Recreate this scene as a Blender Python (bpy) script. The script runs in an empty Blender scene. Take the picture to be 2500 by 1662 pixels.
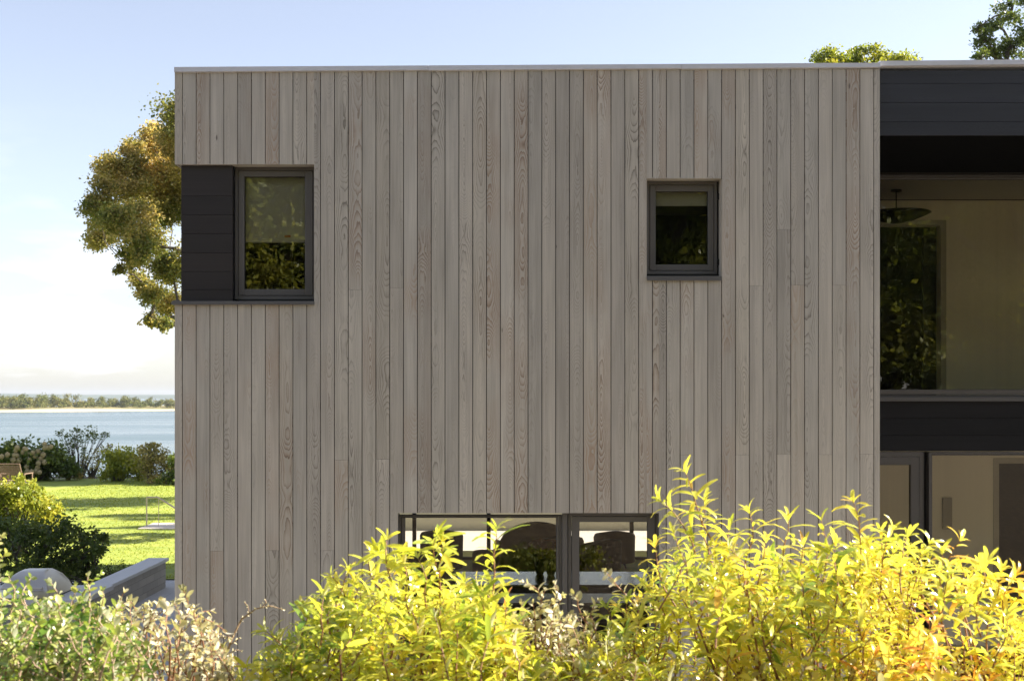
import bpy, math, random
import numpy as np
from mathutils import Vector
R = math.radians
C = bpy.context.scene.collection
H = 3.4            # eye height above the patio
F = 3000.0         # focal length in photo pixels
def wx(px, Y): return (px-1250)/F*Y
def wz(py, Y): return H-(py-968)/F*Y
SUN_AZ=80; SUN_EL=33
rng = np.random.default_rng(7)
random.seed(5)

# ------------------------------------------------------------------ helpers
class MB:
    def __init__(s):
        s.v=[]; s.f=[]; s.uv=[]; s.brd=[]
    def box(s, x0,x1,y0,y1,z0,z1, axis=None, c=0.0, rnd=(0,0,0)):
        b=len(s.v)
        s.v += [(x0,y0,z0),(x1,y0,z0),(x1,y1,z0),(x0,y1,z0),(x0,y0,z1),(x1,y0,z1),(x1,y1,z1),(x0,y1,z1)]
        fs=[(0,3,2,1),(4,5,6,7),(0,1,5,4),(1,2,6,5),(2,3,7,6),(3,0,4,7)]
        for f in fs:
            s.f.append(tuple(b+i for i in f))
            if axis is not None:
                for i in f:
                    x,y,z=s.v[b+i]
                    if axis=='x': s.uv.append((x-c,z))      # vertical board on the front
                    elif axis=='y': s.uv.append((y-c,z))    # vertical board on the side
                    else: s.uv.append((z-c,x+y))            # horizontal board
                s.brd.append(rnd)
        return b
    def poly(s, pts, faces):
        b=len(s.v); s.v+=[tuple(p) for p in pts]; s.f+=[tuple(b+i for i in f) for f in faces]
    def tube(s, pts, rad, n=6, cap=True):
        pts=[Vector(p) for p in pts]
        if not hasattr(rad,'__len__'): rad=[rad]*len(pts)
        b=len(s.v); up=None
        for i,p in enumerate(pts):
            t=(pts[min(i+1,len(pts)-1)]-pts[max(i-1,0)])
            t = t.normalized() if t.length>1e-9 else Vector((0,0,1))
            a=t.orthogonal().normalized() if up is None else (up-t*up.dot(t)).normalized()
            up=a; c=t.cross(a)
            for k in range(n):
                an=2*math.pi*k/n
                s.v.append(tuple(p+(a*math.cos(an)+c*math.sin(an))*rad[i]))
        for i in range(len(pts)-1):
            for k in range(n):
                s.f.append((b+i*n+k,b+i*n+(k+1)%n,b+(i+1)*n+(k+1)%n,b+(i+1)*n+k))
        if cap:
            s.f.append(tuple(b+k for k in range(n))[::-1]); s.f.append(tuple(b+(len(pts)-1)*n+k for k in range(n)))
    def lathe(s, c, prof, n=32, sx=1, sy=1):
        b=len(s.v)
        for r,z in prof:
            for k in range(n):
                a=2*math.pi*k/n; s.v.append((c[0]+r*sx*math.cos(a),c[1]+r*sy*math.sin(a),c[2]+z))
        for i in range(len(prof)-1):
            for k in range(n):
                s.f.append((b+i*n+k,b+i*n+(k+1)%n,b+(i+1)*n+(k+1)%n,b+(i+1)*n+k))
    def build(s, name, mat, parent=None, smooth=False, bevel=0):
        me=bpy.data.meshes.new(name); me.from_pydata(s.v,[],s.f)
        if s.uv:
            l=me.uv_layers.new(name='UVMap'); l.data.foreach_set('uv', np.array(s.uv,dtype=np.float32).ravel())
            a=me.attributes.new('brd','FLOAT_VECTOR','FACE'); a.data.foreach_set('vector', np.array(s.brd,dtype=np.float32).ravel())
        me.materials.append(mat)
        if smooth: me.polygons.foreach_set('use_smooth',[True]*len(me.polygons))
        me.update()
        o=bpy.data.objects.new(name,me); C.objects.link(o)
        if parent: o.parent=parent; o.matrix_parent_inverse=parent.matrix_basis.inverted()
        if bevel:
            m=o.modifiers.new('b','BEVEL'); m.width=bevel; m.segments=2; m.limit_method='ANGLE'
        return o
def tag(o,label=None,cat=None,group=None,kind=None):
    if label: o['label']=label
    if cat: o['category']=cat
    if group: o['group']=group
    if kind: o['kind']=kind
    return o
def thing(name,label,cat,loc=(0,0,0),group=None):
    o=bpy.data.objects.new(name,None); C.objects.link(o); o.location=loc; o.empty_display_size=.2
    return tag(o,label,cat,group)
def quads_obj(name,V,Q,mat,parent=None,rnd=None,smooth=False):
    """V (n,3), Q (m,4): fast mesh; rnd (m,) a per-leaf number"""
    me=bpy.data.meshes.new(name)
    me.vertices.add(len(V)); me.vertices.foreach_set('co',V.astype(np.float32).ravel())
    me.loops.add(Q.size); me.loops.foreach_set('vertex_index',Q.astype(np.int32).ravel())
    me.polygons.add(len(Q)); me.polygons.foreach_set('loop_start',np.arange(0,Q.size,4,dtype=np.int32))
    if smooth: me.polygons.foreach_set('use_smooth',np.ones(len(Q),dtype=bool))
    me.update(calc_edges=True)
    if rnd is not None:
        a=me.attributes.new('tint','FLOAT','FACE'); a.data.foreach_set('value',rnd.astype(np.float32))
    me.materials.append(mat)
    o=bpy.data.objects.new(name,me); C.objects.link(o)
    if parent: o.parent=parent; o.matrix_parent_inverse=parent.matrix_basis.inverted()
    return o
def unit(a): return a/np.maximum(np.linalg.norm(a,axis=1,keepdims=True),1e-9)

# ------------------------------------------------------------------ materials
class G:
    def __init__(s,name):
        s.m=bpy.data.materials.new(name); s.m.use_nodes=True
        s.t=s.m.node_tree; s.t.nodes.clear(); s.out=s.t.nodes.new('ShaderNodeOutputMaterial')
    def n(s,typ,**kw):
        nd=s.t.nodes.new('ShaderNode'+typ)
        for k,v in kw.items():
            if k.startswith('i_'):
                key=k[2:]; key=int(key) if key.isdigit() else key.replace('_',' ')
                if hasattr(v,'is_output') : s.t.links.new(v,nd.inputs[key])
                else: nd.inputs[key].default_value=v
            else: setattr(nd,k,v)
        return nd
    def math(s,op,a,b=0.0,c=0.0):
        nd=s.n('Math',operation=op,i_0=a,i_1=b)
        if op in('MULTIPLY_ADD','SMOOTH_MIN'):
            if hasattr(c,'is_output'): s.t.links.new(c,nd.inputs[2])
            else: nd.inputs[2].default_value=c
        return nd.outputs[0]
    def noise(s,vec,scale,detail=3,rough=.5,dist=0):
        return s.n('TexNoise',i_Vector=vec,i_Scale=scale,i_Detail=detail,i_Roughness=rough,i_Distortion=dist).outputs['Fac']
    def ramp(s,fac,stops):
        r=s.n('ValToRGB',i_Fac=fac); e=r.color_ramp.elements
        while len(e)>1: e.remove(e[-1])
        e[0].position=stops[0][0]; e[0].color=(*stops[0][1],1)
        for p,c in stops[1:]:
            x=e.new(p); x.color=(*c,1)
        return r.outputs['Color']
    def mix(s,f,a,b,blend='MIX'):
        nd=s.n('Mix',data_type='RGBA',blend_type=blend)
        for k,v in ((0,f),(6,a),(7,b)):
            if hasattr(v,'is_output'): s.t.links.new(v,nd.inputs[k])
            else: nd.inputs[k].default_value=v if k==0 else ((*v,1) if len(v)==3 else v)
        return nd.outputs[2]
    def xyz(s,x,y,z):
        return s.n('CombineXYZ',i_0=x,i_1=y,i_2=z).outputs[0]
    def link(s,a,b): s.t.links.new(a,b)
    def done(s,sh): s.t.links.new(sh,s.out.inputs['Surface']); return s.m
def plain(name,col,rough=.6,metal=0,var=.12,scale=6,bump=.0,spec=.5,stretch=(1,1,1)):
    g=G(name); tc=g.n('TexCoord').outputs['Object']
    mp=g.n('Mapping',i_Vector=tc); mp.inputs['Scale'].default_value=stretch
    nz=g.noise(mp.outputs[0],scale,5,.6)
    c=g.mix(nz,tuple(x*(1-var) for x in col),tuple(min(1,x*(1+var)) for x in col))
    p=g.n('BsdfPrincipled',i_Roughness=rough,i_Metallic=metal); g.link(c,p.inputs['Base Color'])
    p.inputs['Specular IOR Level'].default_value=spec if name!='dark_oak_floor' else .1
    if bump:
        b=g.n('Bump',i_Strength=bump,i_Distance=.01); g.link(g.noise(mp.outputs[0],scale*6,4),b.inputs['Height']); g.link(b.outputs[0],p.inputs['Normal'])
    return g.done(p.outputs[0])

def wood(name, tones, line=(.10,.085,.075), warm=(.30,.17,.10), lstr=1.0, rough=.75, spec=.25):
    g=G(name)
    uv=g.n('UVMap').outputs[0]; sp=g.n('SeparateXYZ',i_0=uv); u,v=sp.outputs[0],sp.outputs[1]
    at=g.n('Attribute',attribute_name='brd'); rs=g.n('SeparateXYZ',i_0=at.outputs['Vector']); r1,r2,r3=rs.outputs
    seed=g.math('MULTIPLY',r1,97.0); seed2=g.math('MULTIPLY',r2,53.0)
    x=g.math('ADD',u,g.math('MULTIPLY',g.math('SUBTRACT',r2,.5),.11))
    n1=g.noise(g.xyz(g.math('MULTIPLY',v,1.0),seed,seed2),1.1,2,.45)
    d=g.math('MULTIPLY',g.math('SUBTRACT',n1,.34),.42)
    wig=g.noise(g.xyz(g.math('MULTIPLY',u,22.0),g.math('MULTIPLY',v,5.0),seed),1.0,3,.55)
    xs=g.math('MULTIPLY',x,1.25)
    r=g.math('SQRT',g.math('ADD',g.math('MULTIPLY',xs,xs),g.math('MULTIPLY',d,d)))
    r=g.math('ADD',r,g.math('MULTIPLY',wig,.021))
    fr=g.math('MULTIPLY_ADD',r3,55.0,60.0)
    ph=g.math('FRACT',g.math('MULTIPLY',r,fr))
    ln=g.math('POWER',ph,4.4)
    # latewood line fades back quickly
    ln=g.math('MULTIPLY',ln,g.math('SUBTRACT',1.0,g.math('POWER',ph,40.0)))
    patch=g.noise(g.xyz(g.math('MULTIPLY',u,3.0),g.math('MULTIPLY',v,1.3),seed2),1.0,2,.5)
    vis=g.n('MapRange',i_Value=patch); vis.inputs[1].default_value=.38; vis.inputs[2].default_value=.62; vis.inputs[3].default_value=.12; vis.inputs[4].default_value=1.0
    vb=g.n('MapRange',i_Value=g.math('FRACT',g.math('MULTIPLY',r1,7.31))); vb.inputs[1].default_value=.1; vb.inputs[2].default_value=.95; vb.inputs[3].default_value=.12; vb.inputs[4].default_value=1.0
    lf=g.math('MULTIPLY',g.math('MULTIPLY',ln,vis.outputs[0]),g.math('MULTIPLY',vb.outputs[0],lstr))
    streak=g.noise(g.xyz(g.math('MULTIPLY',u,150.0),g.math('MULTIPLY',v,2.2),seed),1.0,3,.6)
    streak2=g.noise(g.xyz(g.math('MULTIPLY',u,40.0),g.math('MULTIPLY',v,.7),seed2),1.0,2,.5)
    stain=g.noise(g.xyz(g.math('MULTIPLY',u,9.0),g.math('MULTIPLY',v,.9),seed),1.0,3,.55)
    base=g.ramp(r3,[(i/(len(tones)-1),t) for i,t in enumerate(tones)])
    k=g.math('ADD',g.math('MULTIPLY',g.math('SUBTRACT',streak,.5),.42),1.0)
    k=g.math('ADD',k,g.math('MULTIPLY',g.math('SUBTRACT',streak2,.5),.35))
    k=g.math('ADD',k,g.math('MULTIPLY',g.math('SUBTRACT',stain,.5),.55))
    kb=g.n('MapRange',i_Value=g.math('FRACT',g.math('MULTIPLY',r2,11.7))); kb.inputs[3].default_value=.90; kb.inputs[4].default_value=1.08
    k=g.math('MULTIPLY',k,kb.outputs[0])
    c=g.mix(1.0,base,g.xyz(k,k,k),'MULTIPLY')
    # unweathered warm tint on some boards, along the grain
    wm=g.n('MapRange',i_Value=g.math('MULTIPLY',g.math('FRACT',g.math('MULTIPLY',r1,13.7)),patch)); wm.inputs[1].default_value=.34; wm.inputs[2].default_value=.60; wm.inputs[3].default_value=0; wm.inputs[4].default_value=.7
    wl=g.math('MULTIPLY',wm.outputs[0],g.math('POWER',ph,1.3))
    c=g.mix(wl,c,warm)
    c=g.mix(lf,c,line)
    # pin knots and nail dots
    vo=g.n('TexVoronoi',i_Vector=g.xyz(g.math('MULTIPLY',u,7.0),g.math('MULTIPLY',v,1.9),seed),i_Scale=1.0,feature='F1')
    kn=g.n('MapRange',i_Value=vo.outputs['Distance']); kn.inputs[1].default_value=.035; kn.inputs[2].default_value=.07; kn.inputs[3].default_value=.8; kn.inputs[4].default_value=0
    kk=g.math('MULTIPLY',kn.outputs[0],g.math('GREATER_THAN',patch,.56))
    c=g.mix(kk,c,tuple(q*.9 for q in line))
    p=g.n('BsdfPrincipled',i_Roughness=rough); p.inputs['Specular IOR Level'].default_value=spec
    g.link(c,p.inputs['Base Color'])
    b=g.n('Bump',i_Strength=.35,i_Distance=.002); g.link(g.math('SUBTRACT',streak,lf),b.inputs['Height']); g.link(b.outputs[0],p.inputs['Normal'])
    return g.done(p.outputs[0])

def leafmat(name, cols, trans=.5, rough=.35, spec=.5, back=None, clump=.0, tcol=None):
    """cols: ramp over the per-leaf number; back: underside colour"""
    g=G(name)
    t=g.n('Attribute',attribute_name='tint').outputs['Fac']
    f=t
    if clump:
        n=g.noise(g.n('TexCoord').outputs['Object'],clump,2)
        f=g.math('ADD',g.math('MULTIPLY',t,.5),g.math('MULTIPLY',g.math('SUBTRACT',n,.25),1.0))
    c=g.ramp(f,[(i/(len(cols)-1),q) for i,q in enumerate(cols)])
    cb=c
    if back:
        cb=g.mix(g.n('NewGeometry').outputs['Backfacing'],c,back)
    p=g.n('BsdfPrincipled',i_Roughness=rough); p.inputs['Specular IOR Level'].default_value=spec
    g.link(cb,p.inputs['Base Color'])
    tr=g.n('BsdfTranslucent'); tc=g.mix(1.0,c,tcol or (1.35,1.25,.7),'MULTIPLY'); g.link(tc,tr.inputs['Color'])
    mx=g.n('MixShader',i_0=trans); g.link(p.outputs[0],mx.inputs[1]); g.link(tr.outputs[0],mx.inputs[2])
    return g.done(mx.outputs[0])

def glassmat():
    g=G('window_glass')
    fr=g.n('Fresnel',i_IOR=1.58); gl=g.n('BsdfGlossy',i_Roughness=.0); gl.inputs['Color'].default_value=(.96,.95,.90,1)
    nz=g.noise(g.n('TexCoord').outputs['Object'],1.6,1); b=g.n('Bump',i_Strength=.05,i_Distance=.02); g.link(nz,b.inputs['Height']); g.link(b.outputs[0],gl.inputs['Normal'])
    tr=g.n('BsdfTransparent'); tr.inputs['Color'].default_value=(.98,.97,.94,1)
    mx=g.n('MixShader'); g.link(fr.outputs[0],mx.inputs[0]); g.link(tr.outputs[0],mx.inputs[1]); g.link(gl.outputs[0],mx.inputs[2])
    return g.done(mx.outputs[0])

cedar=wood('weathered_cedar',[(.51,.455,.375),(.475,.435,.375),(.50,.45,.38),(.455,.41,.35),(.53,.475,.40)],line=(.10,.08,.062),warm=(.42,.26,.16),lstr=1.0)
dark_wood=wood('dark_stained_wood',[(.027,.023,.022),(.032,.026,.025),(.024,.021,.021)],line=(.018,.016,.016),warm=(.04,.03,.026),lstr=.5,rough=.5,spec=.35)
fascia_wood=wood('sky_tinted_fascia_wood',[(.026,.027,.033),(.030,.031,.037),(.023,.024,.029)],line=(.012,.012,.015),warm=(.03,.03,.034),lstr=.7,rough=.5,spec=.4)  # blue of the reflected sky is put into the dark wood colour
black_wood=wood('black_stained_wood',[(.014,.014,.016),(.018,.017,.019)],line=(.008,.008,.008),warm=(.016,.014,.014),lstr=.4,rough=.6,spec=.2)
core_mat=plain('wall_core',(.03,.026,.022),.9)
frame_mat=plain('bronze_frame',(.115,.105,.098),.42,0,.05,3)
sill_mat=plain('grey_metal_sill',(.13,.125,.125),.4,.2,.06,4)
coping_mat=plain('galvanised_coping',(.66,.65,.68),.45,.1,.16,9,.1,stretch=(1,1,3))
glass=glassmat()
blind_mat=plain('blind_fabric',(.55,.56,.50),.9,0,.04,20)
white_wall=plain('painted_interior',(.86,.81,.68),.8,0,.13,1.2,stretch=(7,1,.06))
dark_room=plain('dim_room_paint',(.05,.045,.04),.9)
ceil_mat=plain('white_ceiling',(.72,.70,.62),.9,0,.03)
floor_wood=plain('dark_oak_floor',(.022,.019,.016),.85,0,.3,3,stretch=(.3,4,1))
black_metal=plain('black_metal',(.012,.012,.013),.4,.3)
roof_mat=plain('roof_membrane',(.12,.12,.12),.9)
stone_pave=None
# ------------------------------------------------------------------ ground, water, sky
def terrain(x,y):
    t=np.clip((y-3.0)/7.0,0,1); bank=1.85*(1-(t*t*(3-2*t)))
    s=np.clip((y-53.0)/9.0,0,1); drop=-10.0*(s*s*(3-2*s))
    return bank+drop+np.where((y<10)&(y>-40),.05*np.sin(x*2.1+y)*np.cos(y*1.7),0)
def grid(xs,ys,fz,name,mat):
    X,Y=np.meshgrid(xs,ys); Z=fz(X,Y); V=np.stack([X.ravel(),Y.ravel(),Z.ravel()],1)
    nx,ny=len(xs),len(ys); i=np.arange(nx-1); j=np.arange(ny-1); I,J=np.meshgrid(i,j); a=(J*nx+I).ravel()
    Q=np.stack([a,a+1,a+nx+1,a+nx],1)
    return quads_obj(name,V,Q,mat,smooth=True)
def mulch():
    g=G('bark_mulch'); tc=g.n('TexCoord').outputs['Object']
    c=g.ramp(g.noise(tc,14,6,.7),[(.35,(.03,.02,.012)),(.5,(.07,.052,.036)),(.70,(.20,.15,.10))])
    p=g.n('BsdfPrincipled',i_Roughness=.9); g.link(c,p.inputs['Base Color'])
    b=g.n('Bump',i_Strength=.8,i_Distance=.04); g.link(g.noise(tc,25,5,.7),b.inputs['Height']); g.link(b.outputs[0],p.inputs['Normal'])
    return g.done(p.outputs[0])
xs=np.concatenate([[-7000,-2500,-800,-300,-120,-60],np.arange(-40,41,1.0),[60,120,300,800,2500,7000]])
ys=np.concatenate([[-400,-150,-60,-30],np.arange(-20,12,.5),np.arange(12,70,1.5),[80,120,250,600,1500,4000,9000]])
tag(grid(xs,ys,terrain,'ground',mulch()),kind='structure')
# lawn
def lawnmat():
    g=G('lawn_grass'); tc=g.n('TexCoord').outputs['Object']
    mp=g.n('Mapping',i_Vector=tc); mp.inputs['Scale'].default_value=(.35,1.0,1)
    a=g.noise(mp.outputs[0],1.2,4,.6); b=g.noise(tc,30,4,.7)
    f=g.math('ADD',g.math('MULTIPLY',a,.8),g.math('MULTIPLY',b,.2))
    c=g.ramp(f,[(.30,(.17,.22,.04)),(.5,(.27,.32,.06)),(.70,(.37,.38,.08))])
    p=g.n('BsdfPrincipled',i_Roughness=.75); p.inputs['Specular IOR Level'].default_value=.2; g.link(c,p.inputs['Base Color'])
    bp=g.n('Bump',i_Strength=.3,i_Distance=.02); g.link(b,bp.inputs['Height']); g.link(bp.outputs[0],p.inputs['Normal'])
    return g.done(p.outputs[0])
lawn_m=lawnmat()
def lawnz(x,y):
    edge=51.0-np.clip((x+17)/4.5,0,1.6)**2*4.2
    return .05+.10*np.sin(np.clip((y-24)/26,0,1)*math.pi)+np.clip(y-edge,0,10)*-.45
tag(grid(np.arange(-34,14,.75),np.arange(22.6,57,.75),lawnz,'lawn',lawn_m),kind='structure')
# grass blades on the near lawn
n=45000
bx=rng.uniform(-16,-3.6,n); by=22.7+ (rng.random(n)**1.2)*28; k=bx<-6.45
bx=np.where((by<24)&k,rng.uniform(-6,-3.6,n),bx)
bz=lawnz(bx,by); P=np.stack([bx,by,bz],1); a=rng.uniform(0,6.28,n); hh=rng.uniform(.012,.032,n); w=.006+.0003*by
dv=np.stack([np.cos(a)*w,np.sin(a)*w,0*a],1); tip=P+np.stack([rng.normal(0,.02,n),rng.normal(0,.02,n),hh],1)
V=np.stack([P-dv,P+dv,tip+dv*.25,tip-dv*.25],1).reshape(-1,3); Q=np.arange(4*n).reshape(n,4)
blade=leafmat('grass_blades',[(.20,.26,.045),(.30,.35,.065),(.38,.40,.09)],.35,.6,.1)
tag(quads_obj('grass',V,Q,blade,rnd=rng.random(n)),'short mown grass blades growing over the lawn beside the house','grass',kind='stuff')
# water
def watermat():
    g=G('bay_water'); tc=g.n('TexCoord').outputs['Object']
    mp=g.n('Mapping',i_Vector=tc); mp.inputs['Scale'].default_value=(.25,1,1)
    p=g.n('BsdfPrincipled',i_Roughness=.22,i_IOR=1.33); p.inputs['Base Color'].default_value=(.09,.13,.14,1)
    mp2=g.n('Mapping',i_Vector=tc); mp2.inputs['Scale'].default_value=(.3,1,1)
    band=g.noise(mp2.outputs[0],.02,4,.55)
    rr=g.n('MapRange',i_Value=band); rr.inputs[1].default_value=.35; rr.inputs[2].default_value=.65; rr.inputs[3].default_value=.16; rr.inputs[4].default_value=.34
    g.link(rr.outputs[0],p.inputs['Roughness'])
    b=g.n('Bump',i_Strength=.55,i_Distance=.25); g.link(g.noise(mp.outputs[0],.9,5,.65),b.inputs['Height']); g.link(b.outputs[0],p.inputs['Normal'])
    return g.done(p.outputs[0])
m=MB(); m.poly([(-8500,57,-8),(8500,57,-8),(8500,9000,-8),(-8500,9000,-8)],[(0,1,2,3)]); tag(m.build('water',watermat()),kind='structure')
# spit of land across the water with its beach and woodland
sand=plain('beach_sand',(.50,.40,.25),.9,0,.15,.02)
dune=plain('dune_scrub',(.20,.17,.06),.9,0,.4,.05)
def shore_y(x): return 860+ (x+420)*.85+12*np.sin(x*.02)
xsS=np.arange(-900,260,12.0); prof=[(0,-8.3),(4,-7.6),(14,-6.9),(40,-6.4),(70,-5.5),(200,-5.0),(240,-8.4)]
V=[];
for d,z in prof:
    V.append(np.stack([xsS,shore_y(xsS)+d,np.full_like(xsS,z)+(.5*np.sin(xsS*.05) if d>20 and d<230 else 0)],1))
V=np.concatenate(V); nx=len(xsS); Q=[]
for j in range(len(prof)-1):
    for i in range(nx-1): Q.append((j*nx+i,j*nx+i+1,(j+1)*nx+i+1,(j+1)*nx+i))
Q=np.array(Q); ns=(nx-1)*2
tag(quads_obj('beach',V,Q[:ns+nx-1],sand,smooth=True),kind='structure')
tag(quads_obj('headland',V+np.array([0,0,.02]),Q[ns+nx-1:],dune,smooth=True),kind='structure')

# ---- leaf cards for trees
def cards(P,size,upb=.4,aspect=.6):
    n=len(P); d=unit(rng.normal(0,1,(n,3))+np.array([0,0,-.15])); nn=unit(rng.normal(0,1,(n,3))+np.array([0,0,upb]))
    s=unit(np.cross(d,nn)); nn=np.cross(s,d); L=size*rng.uniform(.7,1.3,(n,1))
    A=P; B=P+d*L*.5+s*L*aspect*.5+nn*L*.08; Cc=P+d*L; D=P+d*L*.5-s*L*aspect*.5+nn*L*.08
    V=np.stack([A,B,Cc,D],1).reshape(-1,3); return V,np.arange(4*n).reshape(n,4)
def clumpy(clumps,dens,sub=9,subr=.42,per=None):
    """points in irregular sub-clumps scattered over each (x,y,z,r) clump"""
    out=[];tn=[]; centres=[]
    for (x,y,z,r) in clumps:
        ns=max(3,int(sub*rng.uniform(.8,1.2)))
        dirs=unit(rng.normal(0,1,(ns,3))); cs=np.array([x,y,z])+dirs*r*rng.uniform(.35,.95,(ns,1))
        for c in cs:
            rr=r*subr*rng.uniform(.6,1.25); n=int(dens*rr*rr*rng.uniform(.7,1.2))+6
            q=np.clip(rng.normal(0,.55,(n,3)),-1.5,1.5)*rr*np.array([1.15,1.15,.8])
            out.append(c+q); tn.append(np.clip(rng.normal(rng.uniform(.2,.8),.16,n),0,1)); centres.append((c,np.array([x,y,z])))
    return np.concatenate(out),np.concatenate(tn),centres
bark=plain('tree_bark',(.10,.08,.065),.9,0,.35,8,.6,stretch=(1,1,.25))
def tree(name,label,cat,base,clumps,mat,leaf,dens,trunk_r,fork=.45,group=None,sub=9,subr=.42,twigs=True,upb=.4):
    t=thing(name,label,cat,base,group); P,tn,cen=clumpy(clumps,dens,sub,subr)
    V,Q=cards(P,leaf,upb); quads_obj('crown',V,Q,mat,t,rnd=tn)
    m=MB(); bx,by,bz=base; top=max(c[2] for c in clumps); mx=sum(c[0] for c in clumps)/len(clumps); my=sum(c[1] for c in clumps)/len(clumps)
    fz=bz+(top-bz)*fork; f=Vector((bx+(mx-bx)*.3,by+(my-by)*.3,fz))
    m.tube([(bx,by,bz-.3),(bx+.04,by,bz+.4*(fz-bz)),f],[trunk_r*1.25,trunk_r,trunk_r*.8],9)
    nodes=[(f,trunk_r*.8)]; low=Vector((bx+.02,by,bz+.5*(fz-bz)))
    for (x,y,z,r) in sorted(clumps,key=lambda c:(Vector(c[:3])-f).length):
        e=Vector((x,y,z)); p,pr=min(nodes,key=lambda q:(q[0]-e).length+.35*(q[0]-f).length)
        if z<fz-.8: p,pr=low,trunk_r*.6
        L=(e-p).length; mid=p.lerp(e,.5)+Vector((random.uniform(-.1,.1)*L,random.uniform(-.1,.1)*L,.10*L)); er=max(trunk_r*.08,pr*.62)
        m.tube([p,mid,e],[pr*.8,(pr*.8+er)/2,er],6); nodes.append((e,er)); nodes.append((mid,(pr*.8+er)/2))
    if twigs:
        for c,c0 in cen:
            m.tube([c0,(c+c0)/2+rng.normal(0,.05,3),c],[trunk_r*.1,trunk_r*.07,trunk_r*.03],4,False)
    m.build('trunk',bark,t); return t
def copy_tree(o,loc,rz,sc=1,label=None,par=None):
    c=o.copy(); C.objects.link(c); c.location=loc; c.rotation_euler=(0,0,rz); c.scale=(sc,)*3
    if label: c['label']=label
    for ch in o.children:
        d=ch.copy(); C.objects.link(d); d.parent=c; d.matrix_parent_inverse=ch.matrix_parent_inverse.copy()
    return c

oak=leafmat('golden_oak_leaves',[(.05,.08,.02),(.10,.14,.035),(.26,.25,.08),(.52,.41,.17),(.68,.52,.26)],.5,.5,.3,clump=.35)
green=leafmat('green_leaves',[(.04,.07,.015),(.08,.12,.025),(.14,.18,.04),(.23,.23,.06)],.4,.4,.5,clump=.5)
goldg=leafmat('yellow_green_leaves',[(.10,.15,.02),(.22,.27,.04),(.40,.40,.06),(.58,.50,.10)],.45,.4,.4,clump=.9)
pale=leafmat('pale_scrub_leaves',[(.16,.17,.05),(.30,.27,.10),(.48,.38,.18)],.4,.5,.3)
darkg=leafmat('dark_shrub_leaves',[(.045,.08,.018),(.11,.16,.03),(.20,.24,.055)],.4,.4,.5)

# oak behind the left corner of the house
Y0=31.0
cl=[]
for (px,py,r) in [(405,300,42),(345,325,40),(308,345,30),(258,385,36),(238,440,34),(300,425,46),(372,400,52),(250,505,38),(232,545,28),(318,500,46),(392,480,52),(345,565,40),(292,590,22),(385,610,42),(318,640,22),(352,680,30),(392,700,34),(345,738,17),(380,745,20),(275,622,12)]:
    X,Y=px*1.0598,py*1.0598; yy=Y0+rng.uniform(-1.8,1.8); cl.append((wx(X,yy),yy,wz(Y,yy),r*1.06/F*yy))
cl+=[(x+rng.normal(0,.25),y+rng.uniform(-1,1),z+rng.normal(0,.2),q*.9) for x,y,z,q in cl if q>.22]
for (px,py,r) in [(470,300,70),(560,280,80),(500,430,90),(620,400,90),(700,320,80),(560,600,70),(700,540,90),(480,640,60)]:
    yy=Y0+rng.uniform(-2.5,2.5); cl.append((wx(px,yy),yy,wz(py,yy),r/F*yy))
tree('oak_tree','broad oak with golden green leaves rising behind the left corner of the house','tree',(-5.4,31.5,0),cl,oak,.078,2900,.16,sub=22,subr=.46,upb=.2,twigs=False)
# two trees showing over the roof
cl=[]
for (px,py,r) in [(2030,150,38),(2090,140,36),(2150,142,36),(2200,160,38),(2240,170,26),(2120,200,50),(2010,190,30),(2160,260,60),(2060,280,60),(2230,240,40)]:
    yy=37+rng.uniform(-1,1); cl.append((wx(px,yy),yy,wz(py,yy),r/F*yy))
tree('maple_tree','rounded golden treetop peeping over the roof right of centre','tree',(10.5,37,0),cl,goldg,.10,3600,.25,sub=12)
cl=[]
for (px,py,r) in [(2395,95,26),(2430,60,34),(2420,130,30),(2470,110,36),(2470,30,42),(2510,-20,50),(2530,70,50),(2400,150,26),(2385,70,14),(2560,150,60),(2450,190,40),(2600,0,70),(2560,-90,60),(2640,100,70),(2520,220,60)]:
    yy=34+rng.uniform(-1.5,1.5); cl.append((wx(px,yy),yy,wz(py,yy),r/F*yy))
tree('elm_tree','tall airy green tree standing behind the dark right wing roof','tree',(15,34.5,0),cl,green,.085,3000,.24,sub=14,subr=.36,upb=.2)
# hidden trees on the lawn whose shadows fall across it
def ball(cx,cy,cz,r,n,s=1.0):
    q=unit(rng.normal(0,1,(n,3)))*r*rng.uniform(.3,.8,(n,1)); return [(cx+a,cy+b,cz+c*s,r*.42) for a,b,c in q]
def src(tx,ty,z):
    L=z/math.tan(R(SUN_EL)); return tx+L*math.sin(R(SUN_AZ)),ty+L*math.cos(R(SUN_AZ))
a,b=src(-16.5,49.5,6.2); tree('lawn_tree','spreading tree behind the house that shades the far lawn','tree',(a,b,0),ball(a,b,6.2,4.6,26,.35),green,.2,1100,.22)
a,b=src(-13.0,37.5,5.4); tree('lawn_tree','slim tree behind the house that streaks the lawn with shade','tree',(a,b,0),ball(a,b,5.4,2.6,8,.35),green,.2,700,.14)
a,b=src(-9.0,28.7,3.3); tree('lawn_tree','small tree close behind the back corner of the house','tree',(a,b,0),ball(a,b,3.3,1.0,5,.25),green,.16,700,.10)

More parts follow.
